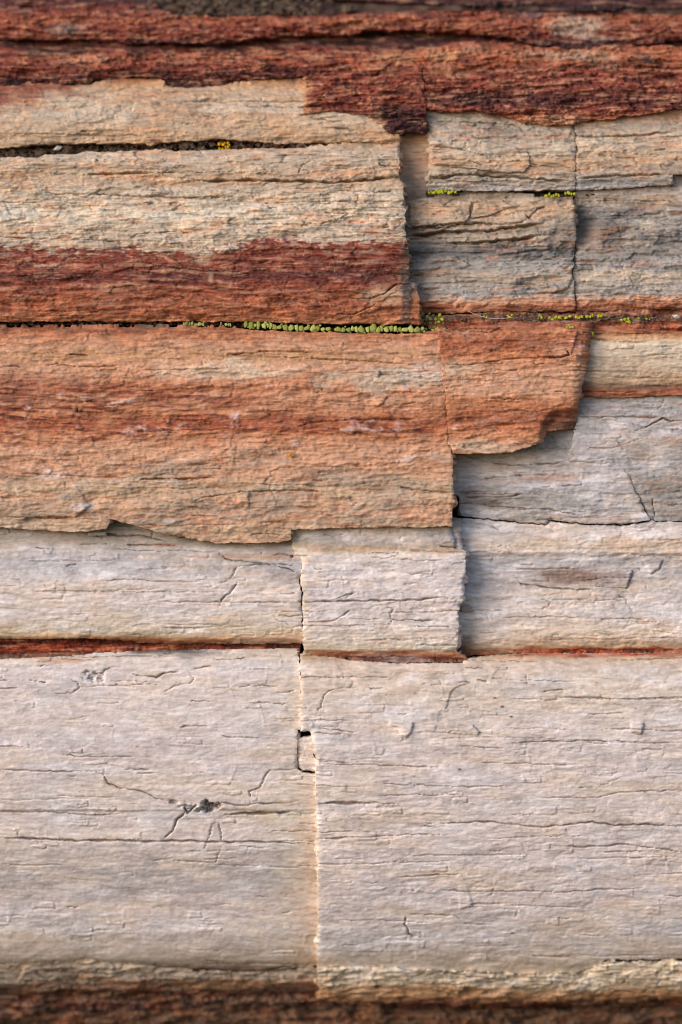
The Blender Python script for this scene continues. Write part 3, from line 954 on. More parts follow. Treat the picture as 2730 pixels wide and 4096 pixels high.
slab('slab', [(1721, 441), (1775, 450), (1900, 442), (2010, 458), (2100, 488), (2200, 506), (2308, 496), (2314, 600), (2307, 755), (2000, 760), (1719, 757), (1722, 600)],
      [(430, -22), (520, -16), (600, -12), (690, -12), (722, -16), (740, -28), (760, -40)],
      [(430, 'tangrey'), (540, 'tangrey'), (600, 'tanlight'), (650, 'tan'), (700, 'tangrey'), (726, 'tangrey'), (760, 'tangrey')],
      'tan slab with a raised flake, above the row of green lichen', rough=1.7, chip=1.6, paint=p_tra, fib=0.9, gap=0.3, edge=(4, 4))
slab('slab', [(2312, 496), (2400, 481), (2500, 473), (2600, 461), (2730, 435), (XR, 433), (XR, 690), (2732, 693), (2699, 697), (2701, 733), (2500, 748), (2311, 756), (2318, 600)],
      [(430, -22), (520, -16), (600, -14), (690, -13), (716, -18), (730, -30), (760, -42)],
      [(430, 'salmon'), (500, 'tangrey'), (560, 'tanlight'), (640, 'tan'), (700, 'tangrey'), (718, 'grey'), (760, 'coolpale')],
      'tan slab with a smooth pinkish lower lip at the right edge', rough=1.7, chip=1.5, fib=0.8, gap=0.3, edge=(4, 4))


def p_cm(sl_, X, Y, C):
    C = mix(C, 'smoke', sstep(-0.3, 0.5, N_mot[sl_] + 0.6 * N_fib[sl_]) * blob(sl_, 1950, 985, 420, 55, rag=1.0) * 0.75)
    C = mix(C, 'smoke', blob(sl_, 2240, 930, 90, 70) * 0.55)
    C = mix(C, 'brown', blob(sl_, 1700, 915, 110, 30) * 0.5)
    return C


slab('slab', [(1627, 799), (1716, 782), (1800, 774), (1900, 768), (2000, 770), (2100, 774), (2190, 780), (2304, 778), (2314, 940), (2297, 1082), (2307, 1241), (2000, 1240), (1693, 1250), (1688, 1200),
               (1678, 1160), (1668, 1126), (1646, 1122), (1641, 1073), (1627, 895)],
      [(770, -78), (800, -66), (860, -62), (920, -64), (935, -72), (1000, -78), (1060, -72), (1120, -64), (1200, -66), (1250, -84)],
      [(770, 'tangrey'), (830, 'tan'), (920, 'tangrey'), (960, 'tangrey'), (1000, 'smoke'), (1040, 'grey'), (1110, 'tangrey'), (1170, 'grey'), (1200, 'salmon'), (1225, 'rust'), (1255, 'brown')],
      'grey and tan slab with stacked split edges below the green lichen row', rough=1.8, chip=2.0, paint=p_cm, fib=0.8, tx=0.045, gap=0.3, edge=(4, 4))


def p_rm(sl_, X, Y, C):
    C = mix(C, 'smoke', sstep(-0.35, 0.45, N_mot[sl_] + 0.5 * N_fib[sl_]) * sstep(790, 850, Y) * sstep(1060, 960, Y) * 0.85)
    C = mix(C, 'black', blob(sl_, 2420, 905, 110, 40) * 0.5)
    C = mix(C, 'tan', blob(sl_, 2660, 790, 90, 30) * 0.6)
    C = mix(C, 'cream', blob(sl_, 2590, 885, 40, 18) * 0.6)
    return C


def b_rm(X, Y, H, D):
    return H - 60 * sstep(2430, 2322, X) * np.exp(-((Y - 890) / 65) ** 2)


slab('slab', [(2310, 766), (2500, 758), (2703, 743), (2706, 706), (2730, 702), (XR, 700), (XR, 1243), (2730, 1233), (2311, 1241), (2301, 1082), (2318, 940)],
      [(700, -76), (770, -72), (860, -82), (960, -80), (1072, -74), (1078, -66), (1150, -62), (1200, -64), (1245, -80)],
      [(700, 'lilac'), (790, 'tangrey'), (850, 'grey'), (960, 'tangrey'), (1030, 'grey'), (1068, 'grey'), (1090, 'tanlight'), (1160, 'grey'), (1195, 'salmon'), (1220, 'rust'), (1248, 'brown')],
      'black stained tan slab at the right edge, in the third row', rough=1.8, chip=1.8, paint=p_rm, bevel=b_rm, fib=0.7, gap=0.3, edge=(4, 4))
slab('seam', [(1694, 1256), (2000, 1246), (2310, 1248), (2730, 1240), (XR, 1250), (XR, 1330), (2730, 1318), (2600, 1303), (2380, 1290), (2300, 1274), (2000, 1288), (1775, 1304), (1694, 1302)],
      [(1240, -86), (1270, -80), (1310, -66)], [(1240, 'rust'), (1258, 'brown'), (1272, 'brown'), (1290, 'rust'), (1320, 'fire')],
      'crumbly dark brown seam dotted with green lichen', rough=3.0, chip=2.5, peb=3.0, edge=(6, 5),
      paint=lambda sl_, X, Y, C: mix(mix(C, 'black', sstep(0.1, 0.6, N_iso[sl_]) * 0.5), 'rust', blob(sl_, 1850, 1285, 200, 22) * 0.6))

# ---- orange row
OBcrack = [(1754, 1318), (1758, 1330), (1765, 1460), (1785, 1600), (1788, 1700), (1790, 1750), (1805, 1800), (1810, 1815)]
OBbot = [(1810, 2105), (1500, 2110), (1330, 2112), (1165, 2118), (1163, 2165), (1020, 2172), (870, 2172), (800, 2160), (640, 2132), (540, 2100), (470, 2084), (446, 2076), (430, 2118),
         (300, 2128), (100, 2118), (0, 2108), (XL, 2100)]


def p_ob(sl_, X, Y, C):
    f = N_fib[sl_]; g = N_str1[sl_]
    C = mix(C, 'brown', sstep(0.2, 0.7, f + 0.4 * g) * sstep(1480, 1420, Y) * 0.55)
    C = mix(C, 'cream', blob(sl_, 900, 1482, 330, 40) * 0.55)
    C = mix(C, 'tanlight', blob(sl_, 1560, 1520, 260, 60) * 0.85)
    C = mix(C, 'pale', blob(sl_, 1700, 1490, 90, 40) * 0.5)
    C = mix(C, 'red', blob(sl_, 100, 1570, 420, 80) * 0.5)
    C = mix(C, 'rust', blob(sl_, 650, 1590, 420, 60) * 0.45)
    C = mix(C, 'red', sstep(0.0, 0.55, f + 0.6 * g) * sstep(1500, 1580, Y) * sstep(1790, 1730, Y) * sstep(1900, 500, X) * 0.7)
    C = mix(C, 'rust', sstep(-0.05, 0.45, f + 0.5 * g) * blob(sl_, 1250, 1708, 560, 48) * 0.95)
    C = mix(C, 'deepred', blob(sl_, 1550, 1728, 240, 10, rag=0.5) * 0.6)
    C = mix(C, 'rust', sstep(0.1, 0.6, f + 0.5 * g) * blob(sl_, 150, 1740, 420, 50) * 0.7)
    C = mix(C, 'rust', sstep(0.25, 0.8, f + 0.6 * N_mot2[sl_]) * sstep(1760, 1840, Y) * 0.45)
    C = mix(C, 'lilac', sstep(0.35, 0.9, N_iso[sl_] * 0.5 + N_mot[sl_] * 0.6) * sstep(1450, 1520, Y) * 0.4)
    C = mix(C, 'tangrey', sstep(-0.1, 0.8, N_mot2[sl_] + 0.3 * N_mot[sl_] + 0.15) * sstep(1760, 1880, Y) * 0.7)
    C = mix(C, 'tanlight', sstep(500, 0, X + 200 * N_mot2[sl_]) * sstep(1960, 2090, Y) * 0.7)
    C = mix(C, 'white', blob(sl_, 330, 2030, 60, 18) * 0.5)
    C = mix(C, 'white', blob(sl_, 200, 1900, 70, 20) * 0.4)
    C = mix(C, 'white', blob(sl_, 680, 2085, 30, 10) * 0.6)
    C = mix(C, 'plum', blob(sl_, 322, 1640, 22, 12, rag=0.3) * 0.8)
    for x, y in ((1077, 1657), (1130, 1685), (1385, 1680), (1455, 1688), (1660, 1690), (1685, 1542), (1320, 2062), (1245, 1690)):
        C = mix(C, 'black', blob(sl_, x, y, 11, 5, rag=0.2) * 0.8)
    return C


def b_ob(X, Y, H, D):
    # hollow at the lower left corner, block falls back there
    return H - 34 * sstep(430, 60, X) * sstep(2010, 2115, Y) + 6 * N_mot[W(X, Y)] * sstep(1440, 1500, Y)


slab('slab', [(XL, 1302), (0, 1306), (300, 1307), (720, 1305), (900, 1308), (1000, 1318), (1300, 1330), (1600, 1334), (1690, 1330)] + [(x - 0.4, y) for x, y in OBcrack] + [(1811, 1900), (1813, 1980)] + OBbot,
      [(1295, -26), (1320, -6), (1380, 8), (1430, 18), (1470, 26), (1560, 28), (1680, 22), (1720, 26), (1800, 30), (2000, 32), (2100, 28), (2180, 24)],
      [(1290, 'brown'), (1312, 'rust'), (1345, 'orange'), (1390, 'salmon'), (1425, 'ochre'), (1455, 'salmon'), (1500, 'salmon'), (1560, 'orange'), (1600, 'salmon'), (1640, 'orange'), (1680, 'rust'),
       (1712, 'rust'), (1735, 'orange'), (1790, 'salmon'), (1880, 'salmon'), (1950, 'tan'), (2060, 'salmon'), (2120, 'tan'), (2180, 'salmon')],
      'broad orange block with red streaks and a stepped lower edge', rough=1.0, chip=0.9, peb=1.5, paint=p_ob, bevel=b_ob, fray=30, edge=(4, 5), gap=0.2)


def p_or(sl_, X, Y, C):
    C = mix(C, 'red', sstep(1375, 1290, Y + 40 * N_rag[sl_]) * 0.35)
    C = mix(C, 'tanlight', blob(sl_, 1850, 1490, 90, 40) * 0.6)
    C = mix(C, 'tanlight', blob(sl_, 1930, 1790, 160, 30) * 0.6)
    C = mix(C, 'salmon', blob(sl_, 2260, 1420, 80, 70) * 0.7)
    C = mix(C, 'pale', sstep(0.35, 0.9, N_iso[sl_] * 0.5 + N_mot[sl_] * 0.6) * 0.4)
    C = mix(C, 'brown', sstep(2190, 2230, X + (Y - 1700) * 0.4) * sstep(1660, 1700, Y) * 0.6)
    return C


def b_or(X, Y, H, D):
    # right end slopes away, with a bevelled corner
    t = np.clip((X - np.interp(Y, [1290, 1430, 1600, 1720], [2330, 2290, 2270, 2215])) / 70, 0, 1.4)
    H = H - 34 * t * t
    n = sstep(0, 60, (X - 2185) + (Y - 1655) * 0.9) * sstep(1625, 1668, Y) * sstep(2150, 2190, X)
    return H - 34 * n


slab('slab', [(1757, 1316), (1900, 1302), (2000, 1295), (2300, 1280), (2372, 1290), (2366, 1325), (2357, 1430), (2340, 1500), (2322, 1590), (2308, 1715), (2187, 1723), (2180, 1770),
               (2045, 1808), (1866, 1817), (1813, 1813)] + rev([(x + 0.4, y) for x, y in OBcrack])[1:-1],
      [(1275, -20), (1310, 4), (1360, 18), (1450, 28), (1560, 30), (1700, 26), (1820, 28)],
      [(1280, 'rust'), (1320, 'orange'), (1385, 'rust'), (1440, 'orange'), (1480, 'salmon'), (1560, 'salmon'), (1620, 'orange'), (1680, 'rust'), (1730, 'orange'), (1780, 'salmon'), (1820, 'salmon')],
      'rust and salmon block with a broken slanting right end, over the grey slab', rough=1.2, chip=1.3, peb=1.5, paint=p_or, bevel=b_or, fray=26, edge=(4, 5), gap=0.2)


def p_ro(sl_, X, Y, C):
    return mix(C, 'tangrey', blob(sl_, 2450, 1470, 120, 60) * 0.3)


slab('slab', [(2376, 1294), (2600, 1307), (2730, 1322), (XR, 1334), (XR, 1590), (2730, 1580), (2500, 1590), (2326, 1588), (2343, 1500), (2360, 1430), (2369, 1325)],
      [(1290, -62), (1320, -44), (1380, -34), (1480, -34), (1530, -40), (1545, -46), (1560, -40), (1592, -44)],
      [(1290, 'fire'), (1318, 'rust'), (1345, 'ochre'), (1375, 'cream'), (1460, 'tanlight'), (1520, 'tan'), (1545, 'brown'), (1570, 'rust'), (1592, 'brown')],
      'cream slab with a fiery orange top edge and brown bottom ledge', rough=1.0, chip=0.7, paint=p_ro, fray=10)


def p_gr(sl_, X, Y, C):
    C = mix(C, 'salmon', blob(sl_, 2230, 1912, 200, 13) * 0.55)
    C = mix(C, 'grey', sstep(-0.2, 0.6, N_mot2[sl_]) * 0.5)
    C = mix(C, 'brown', blob(sl_, 1960, 2025, 50, 22) * 0.45)
    C = mix(C, 'white', blob(sl_, 2450, 2000, 120, 40) * 0.5)
    C = mix(C, 'tangrey', blob(sl_, 2620, 1800, 160, 60) * 0.4)
    return C


GRc = [(2605, 2082), (2560, 1985), (2520, 1905), (2485, 1864), (2380, 1851), (2274, 1841), (2290, 1780), (2308, 1717)]
slab('slab', [(2324, 1592), (2500, 1595), (2730, 1585), (XR, 1594), (XR, 2092), (2730, 2086), (2607, 2081)] + [(x + 0.6, y) for x, y in GRc][1:],
      [(1585, -62), (1620, -58), (1800, -58), (2100, -64)], [(1590, 'grey'), (1640, 'bluegrey'), (1760, 'coolpale'), (1850, 'bluegrey'), (1950, 'grey'), (2090, 'grey')],
      'bluish grey slab below the brown ledge, cut off by a bent crack', rough=0.7, chip=0.8, paint=p_gr, gap=0.4, edge=(4, 4), fib=0.55)
slab('slab', [(1816, 1818), (1866, 1820), (2045, 1811), (2182, 1774), (2189, 1726), (2307, 1718), (2289, 1780), (2273, 1842), (2380, 1852), (2484, 1865), (2519, 1906), (2559, 1986), (2604, 2081),
               (2490, 2099), (2300, 2091), (2196, 2082), (2187, 2096), (2050, 2084), (1846, 2064), (1843, 1985), (1817, 1978)],
      [(1720, -72), (1800, -70), (1850, -68), (1990, -66), (2100, -68)], [(1720, 'grey'), (1830, 'bluegrey'), (1890, 'coolpale'), (1950, 'bluegrey'), (2010, 'grey'), (2060, 'coolpale'), (2100, 'coolpale')],
      'bluish grey slab tucked under the rust block and crossed by hairline cracks', rough=0.7, chip=0.8, paint=p_gr, gap=0.4, edge=(4, 4), fib=0.55, tx=0.035)
slab('slab', [(1813, 2072), (1846, 2072), (1851, 2192), (1831, 2190), (1815, 2108)], [(2060, -30), (2200, -22)], [(2060, 'grey'), (2200, 'coolpale')],
      'thin pale splinter in the gap beside the orange block', rough=1.0, chip=1.0)


def p_gr2(sl_, X, Y, C):
    C = mix(C, 'brown', blob(sl_, 2290, 2305, 200, 40, rag=0.4) * 0.8)
    C = mix(C, 'tan', blob(sl_, 2500, 2170, 330, 34) * 0.6)
    C = mix(C, 'white', blob(sl_, 1960, 2110, 120, 28) * 0.5)
    C = mix(C, 'white', blob(sl_, 2100, 2260, 260, 20) * 0.4)
    C = mix(C, 'darkbrown', blob(sl_, 1870, 2570, 70, 40) * 0.6)
    C = mix(C, 'fire', sstep(2588, 2602, Y + 10 * N_rag[sl_]) * sstep(1950, 2150, X) * 0.9)
    return C


slab('slab', [(1855, 2072), (2050, 2088), (2187, 2100), (2198, 2087), (2300, 2095), (2490, 2103), (2605, 2086), (2730, 2092), (XR, 2098), (XR, 2612), (2730, 2606), (2400, 2608), (2100, 2606), (1900, 2616),
               (1868, 2626), (1836, 2600), (1842, 2525), (1842, 2438), (1855, 2402), (1869, 2330), (1871, 2208), (1856, 2193)],
      [(2065, -76), (2100, -70), (2180, -60), (2210, -62), (2225, -74), (2300, -78), (2380, -70), (2480, -64), (2560, -70), (2595, -78), (2625, -92)],
      [(2065, 'coolpale'), (2130, 'pale'), (2175, 'palewarm'), (2205, 'palewarm'), (2235, 'bluegrey'), (2300, 'coolpale'), (2360, 'coolpale'), (2430, 'pale'), (2500, 'palewarm'), (2555, 'palewarm'), (2585, 'tan'), (2602, 'brown'), (2612, 'rust'), (2622, 'deepred')],
      'wide pale slab with a brown smudge and flaking chips at the right edge', rough=0.5, chip=0.65, peb=1.0, paint=p_gr2, fib=0.35, tx=0.02)

# ---- middle and left pale blocks
def p_mb(sl_, X, Y, C):
    C = mix(C, 'white', sstep(0, 0.7, N_mot2[sl_]) * 0.4)
    C = mix(C, 'cream', sstep(40, 0, X - 1210 + 10 * N_rag[sl_]) * 0.7)
    C = mix(C, 'brown', blob(sl_, 1660, 2200, 30, 8, rag=0.4) * 0.8)
    return C


slab('slab', [(1169, 2121), (1330, 2115), (1500, 2113), (1809, 2108), (1829, 2194), (1850, 2198), (1866, 2208), (1864, 2330), (1850, 2400), (1837, 2436), (1837, 2525), (1829, 2598), (1862, 2632), (1850, 2643), (1600, 2643),
               (1400, 2633), (1330, 2620), (1214, 2608), (1211, 2400), (1202, 2290), (1208, 2258), (1206, 2230), (1174, 2226), (1168, 2170)],
      [(2100, -14), (2180, -12), (2205, -8), (2240, 4), (2320, 10), (2400, 8), (2405, 4), (2500, 6), (2570, 2), (2600, -6), (2612, -22), (2650, -34)],
      [(2100, 'grey'), (2150, 'coolpale'), (2185, 'tangrey'), (2200, 'tan'), (2218, 'palewarm'), (2260, 'pale'), (2380, 'lilac'), (2460, 'pale'), (2560, 'palewarm'), (2595, 'cream'), (2612, 'orange'), (2628, 'deepred'), (2650, 'brown')],
      'pale block in the middle with a ragged right edge and red underside', rough=0.45, chip=0.55, peb=1.1, paint=p_mb, fray=8, fib=0.3, side_col='palewarm', tx=0.01)


def p_ll(sl_, X, Y, C):
    C = mix(C, 'grey', sstep(2240, 2130, Y - 0.05 * (X - 600)) * 0.6)
    C = mix(C, 'ochre', blob(sl_, 1000, 2225, 200, 14) * 0.5)
    C = mix(C, 'rust', blob(sl_, 640, 2180, 100, 7) * 0.7)
    C = mix(C, 'brown', blob(sl_, 1130, 2310, 90, 36, rag=0.4) * 0.3)
    C = mix(C, 'smoke', blob(sl_, 655, 2268, 14, 9, rag=0.3) * 0.6)
    C = mix(C, 'umber', blob(sl_, 600, 2535, 60, 18) * 0.4)
    C = mix(C, 'cream', sstep(-0.2, 0.7, N_mot2[sl_]) * sstep(2380, 2500, Y) * 0.45)
    return C


slab('slab', [(XL, 2104), (0, 2112), (100, 2122), (300, 2132), (428, 2123), (450, 2082), (470, 2088), (540, 2104), (640, 2136), (800, 2164), (870, 2176), (1020, 2176), (1164, 2171), (1170, 2230), (1202, 2234), (1203, 2258),
               (1197, 2290), (1206, 2400), (1204, 2560), (1200, 2576), (900, 2578), (700, 2580), (500, 2568), (350, 2554), (200, 2558), (0, 2560), (XL, 2560)],
      [(2080, -50), (2140, -40), (2190, -22), (2240, -12), (2260, -6), (2330, 4), (2420, 4), (2500, -4), (2545, -16), (2575, -40)],
      [(2080, 'grey'), (2160, 'tangrey'), (2200, 'coolpale'), (2260, 'bluegrey'), (2330, 'pale'), (2420, 'pale'), (2490, 'palewarm'), (2525, 'cream'), (2548, 'ochre'), (2562, 'rust'), (2580, 'deepred')],
      'rounded pale grey slab below the orange block, above the red seam', dy=lambda X: np.interp(X, [0, 1200], [0, 22]) * 0.4, rough=0.35, chip=0.4, peb=0.75, paint=p_ll, fray=7, fib=0.35)
slab('seam', [(XL, 2563), (0, 2563), (200, 2561), (350, 2557), (500, 2571), (700, 2583), (900, 2581), (1200, 2579), (1196, 2590), (625, 2600), (384, 2609), (312, 2620), (0, 2636), (XL, 2638)],
      [(2560, -62), (2590, -56), (2630, -50)], [(2560, 'deepred'), (2575, 'deepred'), (2595, 'fire'), (2612, 'deepred'), (2630, 'brown')],
      'deep rust red seam between the two pale left slabs', rough=2.0, chip=2.0, peb=2.0, edge=(5, 4), fray=6,
      paint=lambda sl_, X, Y, C: mix(C, 'black', sstep(600, 900, X) * 0.5))


# ---- bottom row
BLb = [(1262, 3872), (1050, 3895), (850, 3890), (540, 3868), (330, 3847), (0, 3862), (XL, 3862)]


def p_bl(sl_, X, Y, C):
    C = mix(C, 'ochre', blob(sl_, 200, 2640, 220, 14) * 0.55)
    C = mix(C, 'cream', sstep(260, 0, 1230 - X + 80 * N_rag[sl_]) * 0.5)
    C = mix(C, 'ochre', sstep(150, -20, 1262 - X + 40 * N_rag[sl_]) * sstep(3060, 3350, Y) * 0.42)  # warm bounce light off the neighbouring slab's lit edge, painted into the colour
    C = mix(C, 'cream', blob(sl_, 1100, 3260, 220, 40) * 0.6)
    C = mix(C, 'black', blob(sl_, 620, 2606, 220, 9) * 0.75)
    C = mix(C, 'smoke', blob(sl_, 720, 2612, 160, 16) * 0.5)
    C = mix(C, 'smoke', blob(sl_, 540, 3875, 120, 12) * 0.5)
    C = mix(C, 'white', sstep(0, 0.6, N_mot2[sl_]) * 0.5)
    rs = np.random.RandomState(4)
    for k in range(46):
        C = mix(C, 'rust', blob(sl_, rs.uniform(0, 1240), rs.uniform(2680, 3800), rs.uniform(3, 7), rs.uniform(3, 5), rag=0.2) * 0.6)
    return C


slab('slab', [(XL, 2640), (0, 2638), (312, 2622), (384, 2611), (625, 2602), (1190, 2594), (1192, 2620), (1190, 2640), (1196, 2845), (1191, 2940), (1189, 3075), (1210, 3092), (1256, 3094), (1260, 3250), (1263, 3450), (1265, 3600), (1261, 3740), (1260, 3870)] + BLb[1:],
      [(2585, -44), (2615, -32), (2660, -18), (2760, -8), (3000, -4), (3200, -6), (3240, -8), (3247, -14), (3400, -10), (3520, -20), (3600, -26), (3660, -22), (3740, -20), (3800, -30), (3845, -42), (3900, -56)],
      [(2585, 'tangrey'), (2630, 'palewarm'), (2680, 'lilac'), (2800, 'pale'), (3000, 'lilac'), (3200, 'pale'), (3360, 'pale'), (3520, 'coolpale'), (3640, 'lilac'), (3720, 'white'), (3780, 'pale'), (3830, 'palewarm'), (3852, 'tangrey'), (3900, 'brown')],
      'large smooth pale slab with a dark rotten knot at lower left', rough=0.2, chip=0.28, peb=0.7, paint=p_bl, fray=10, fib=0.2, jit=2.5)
slab('slab', [(XL, 3866), (0, 3866), (330, 3851), (540, 3872), (850, 3894), (1050, 3899), (1260, 3876), (1262, 3997), (900, 4001), (500, 3989), (300, 3987), (0, 4001), (XL, 4001)],
      [(3850, -52), (3890, -56), (3950, -74), (4000, -104)], [(3850, 'tanlight'), (3885, 'tangrey'), (3930, 'tangrey'), (3955, 'brown'), (3980, 'umber'), (4005, 'deepred')],
      'weathered brown ledge under the large pale left slab', rough=2.0, chip=2.0, edge=(10, 10), jit=13, fray=30, paint=lambda sl_, X, Y, C: mix(C, 'ochre', blob(sl_, 850, 3950, 350, 20) * 0.4))
slab('slab', [(1196, 2952), (1238, 2946), (1250, 2990), (1247, 3020), (1256, 3040), (1257, 3086), (1212, 3084), (1194, 3070)], [(2940, -16), (3090, -10)], [(2940, 'palewarm'), (3090, 'pale')],
      'small loose pale chip wedged in the crack', rough=0.7, chip=0.6, jit=3)


def p_br(sl_, X, Y, C):
    C = mix(C, 'tan', blob(sl_, 1500, 2720, 300, 70) * 0.35)
    C = mix(C, 'tan', sstep(2720, 2640, Y) * 0.5)
    C = mix(C, 'fire', sstep(2636, 2618, Y + 10 * N_rag[sl_]) * sstep(1950, 2150, X) * 0.85)
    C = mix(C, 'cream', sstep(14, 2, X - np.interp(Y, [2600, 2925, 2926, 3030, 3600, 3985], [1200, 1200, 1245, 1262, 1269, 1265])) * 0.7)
    C = mix(C, 'white', blob(sl_, 2190, 2718, 80, 18, rag=0.3) * 0.8)
    C = mix(C, 'white', sstep(0, 0.6, N_mot2[sl_]) * 0.4)
    C = mix(C, 'cream', blob(sl_, 2000, 3500, 500, 30) * 0.25)
    rs = np.random.RandomState(9)
    for k in range(60):
        C = mix(C, 'rust', blob(sl_, rs.uniform(1280, 2730), rs.uniform(2700, 3400), rs.uniform(3, 8), rs.uniform(3, 5), rag=0.2) * 0.6)
    for x, y in ((1980, 2790), (2010, 2825), (1840, 3075), (2045, 2865), (2060, 3730)):
        C = mix(C, 'plum', blob(sl_, x, y, 10, 5, rag=0.2) * 0.9)
    return C


BRb = [(XR, 3832), (2730, 3836), (2440, 3838), (2330, 3886), (2100, 3890), (1900, 3878), (1700, 3875), (1500, 3866), (1330, 3861), (1266, 3868)]
slab('slab', [(1202, 2614), (1330, 2628), (1400, 2642), (1600, 2653), (1850, 2653), (1875, 2636), (1900, 2630), (2100, 2614), (2400, 2615), (2730, 2612), (XR, 2618)] + BRb +
      [(1270, 3600), (1266, 3250), (1262, 3030), (1244, 2926), (1201, 2926), (1204, 2845)],
      [(2605, -40), (2640, -10), (2680, 14), (2750, 26), (2900, 32), (3200, 34), (3500, 34), (3700, 28), (3800, 18), (3850, 4), (3900, -14)],
      [(2605, 'brown'), (2625, 'tan'), (2650, 'palewarm'), (2700, 'palewarm'), (2760, 'palewarm'), (2900, 'pale'), (3100, 'lilac'), (3250, 'pale'), (3400, 'lilac'), (3600, 'lilac'), (3760, 'white'), (3830, 'palewarm'), (3900, 'cream')],
      'largest pale slab at lower right, with long fine splits and a bright left edge', rough=0.26, chip=0.4, peb=0.7, paint=p_br, fray=10, fib=0.25, side_col='cream', jit=2.5)


def p_brl(sl_, X, Y, C):
    C = mix(C, 'ochre', blob(sl_, 1800, 3960, 250, 22) * 0.5)
    C = mix(C, 'black', blob(sl_, 1510, 3948, 26, 8, rag=0.3) * 0.9)
    return C


slab('slab', [(1266, 3872), (1330, 3866), (1500, 3871), (1700, 3880), (1900, 3884), (2100, 3896), (2335, 3892), (2445, 3844), (2730, 3842), (XR, 3838), (XR, 4012), (2730, 4006), (2450, 4020), (2300, 4040), (2000, 4046), (1800, 4030), (1600, 4036), (1300, 4022), (1266, 4000)],
      [(3835, 14), (3880, 16), (3940, 8), (3990, -10), (4045, -48)], [(3835, 'cream'), (3890, 'cream'), (3925, 'cream'), (3960, 'tan'), (3990, 'ochre'), (4015, 'brown'), (4040, 'deepred')],
      'narrow cream and tan ledge along the bottom of the largest pale slab', rough=1.8, chip=2.2, paint=p_brl, edge=(9, 9), fray=30, jit=13)


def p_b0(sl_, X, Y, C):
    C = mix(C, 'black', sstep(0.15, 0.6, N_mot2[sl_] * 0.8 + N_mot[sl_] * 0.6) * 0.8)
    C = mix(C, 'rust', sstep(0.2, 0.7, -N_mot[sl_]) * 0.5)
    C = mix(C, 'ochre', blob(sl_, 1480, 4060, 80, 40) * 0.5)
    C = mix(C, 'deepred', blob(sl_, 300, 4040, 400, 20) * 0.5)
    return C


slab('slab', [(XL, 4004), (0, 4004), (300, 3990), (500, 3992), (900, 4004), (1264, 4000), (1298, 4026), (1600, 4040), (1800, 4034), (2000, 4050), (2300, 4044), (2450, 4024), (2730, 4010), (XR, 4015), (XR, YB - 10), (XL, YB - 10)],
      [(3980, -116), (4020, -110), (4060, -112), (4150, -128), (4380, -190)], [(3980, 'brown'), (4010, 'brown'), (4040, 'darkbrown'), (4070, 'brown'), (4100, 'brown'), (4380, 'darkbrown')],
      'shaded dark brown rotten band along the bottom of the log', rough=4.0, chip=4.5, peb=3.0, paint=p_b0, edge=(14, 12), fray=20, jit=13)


build_all()

# ---- flakes standing on slabs
flake('grey and tan slab with stacked split edges below the green lichen row',
      [(1915, 794), (2018, 792), (2022, 802), (2090, 815), (2075, 824), (2005, 838), (1960, 858), (1888, 868), (1900, 830)], 15)
flake('grey and tan slab with stacked split edges below the green lichen row',
      [(1640, 812), (1890, 800), (1880, 850), (1860, 890), (1780, 905), (1640, 902)], 9)
flake('tan slab with a raised flake, above the row of green lichen',
      [(1735, 560), (1900, 545), (2000, 570), (2100, 600), (2126, 622), (2122, 660), (2104, 684), (2050, 692), (1900, 674), (1735, 655)], 14)
flake('tan slab with a raised flake, above the row of green lichen', [(1725, 705), (1900, 698), (2040, 706), (2030, 722), (1800, 722)], 8)
flake('rust and salmon block with a broken slanting right end, over the grey slab', [(2172, 1410), (2200, 1403), (2262, 1398), (2272, 1424), (2240, 1432), (2178, 1428)], 9)
flake('wide pale slab with a brown smudge and flaking chips at the right edge', [(2380, 2345), (2370, 2290), (2440, 2270), (2540, 2280), (2532, 2310), (2515, 2355), (2450, 2350)], 9)
flake('large tan slab with a broad dark red band along its lower half', [(1478, 870), (1560, 866), (1608, 872), (1606, 905), (1580, 930), (1500, 922), (1475, 905)], 8, jit=4)
flake('large tan slab with a broad dark red band along its lower half', [(1340, 770), (1420, 765), (1432, 842), (1350, 848), (1300, 830)], 7)
flake('largest pale slab at lower right, with long fine splits and a bright left edge', [(1560, 2872), (1650, 2884), (1655, 2915), (1632, 2950), (1610, 2948), (1590, 2905), (1556, 2900)], 9)
flake('largest pale slab at lower right, with long fine splits and a bright left edge', [(1780, 2882), (1890, 2896), (1920, 2925), (1900, 2938), (1785, 2930)], 7)
flake('largest pale slab at lower right, with long fine splits and a bright left edge', [(2520, 2890), (2575, 2886), (2568, 2935), (2520, 2925)], 8)

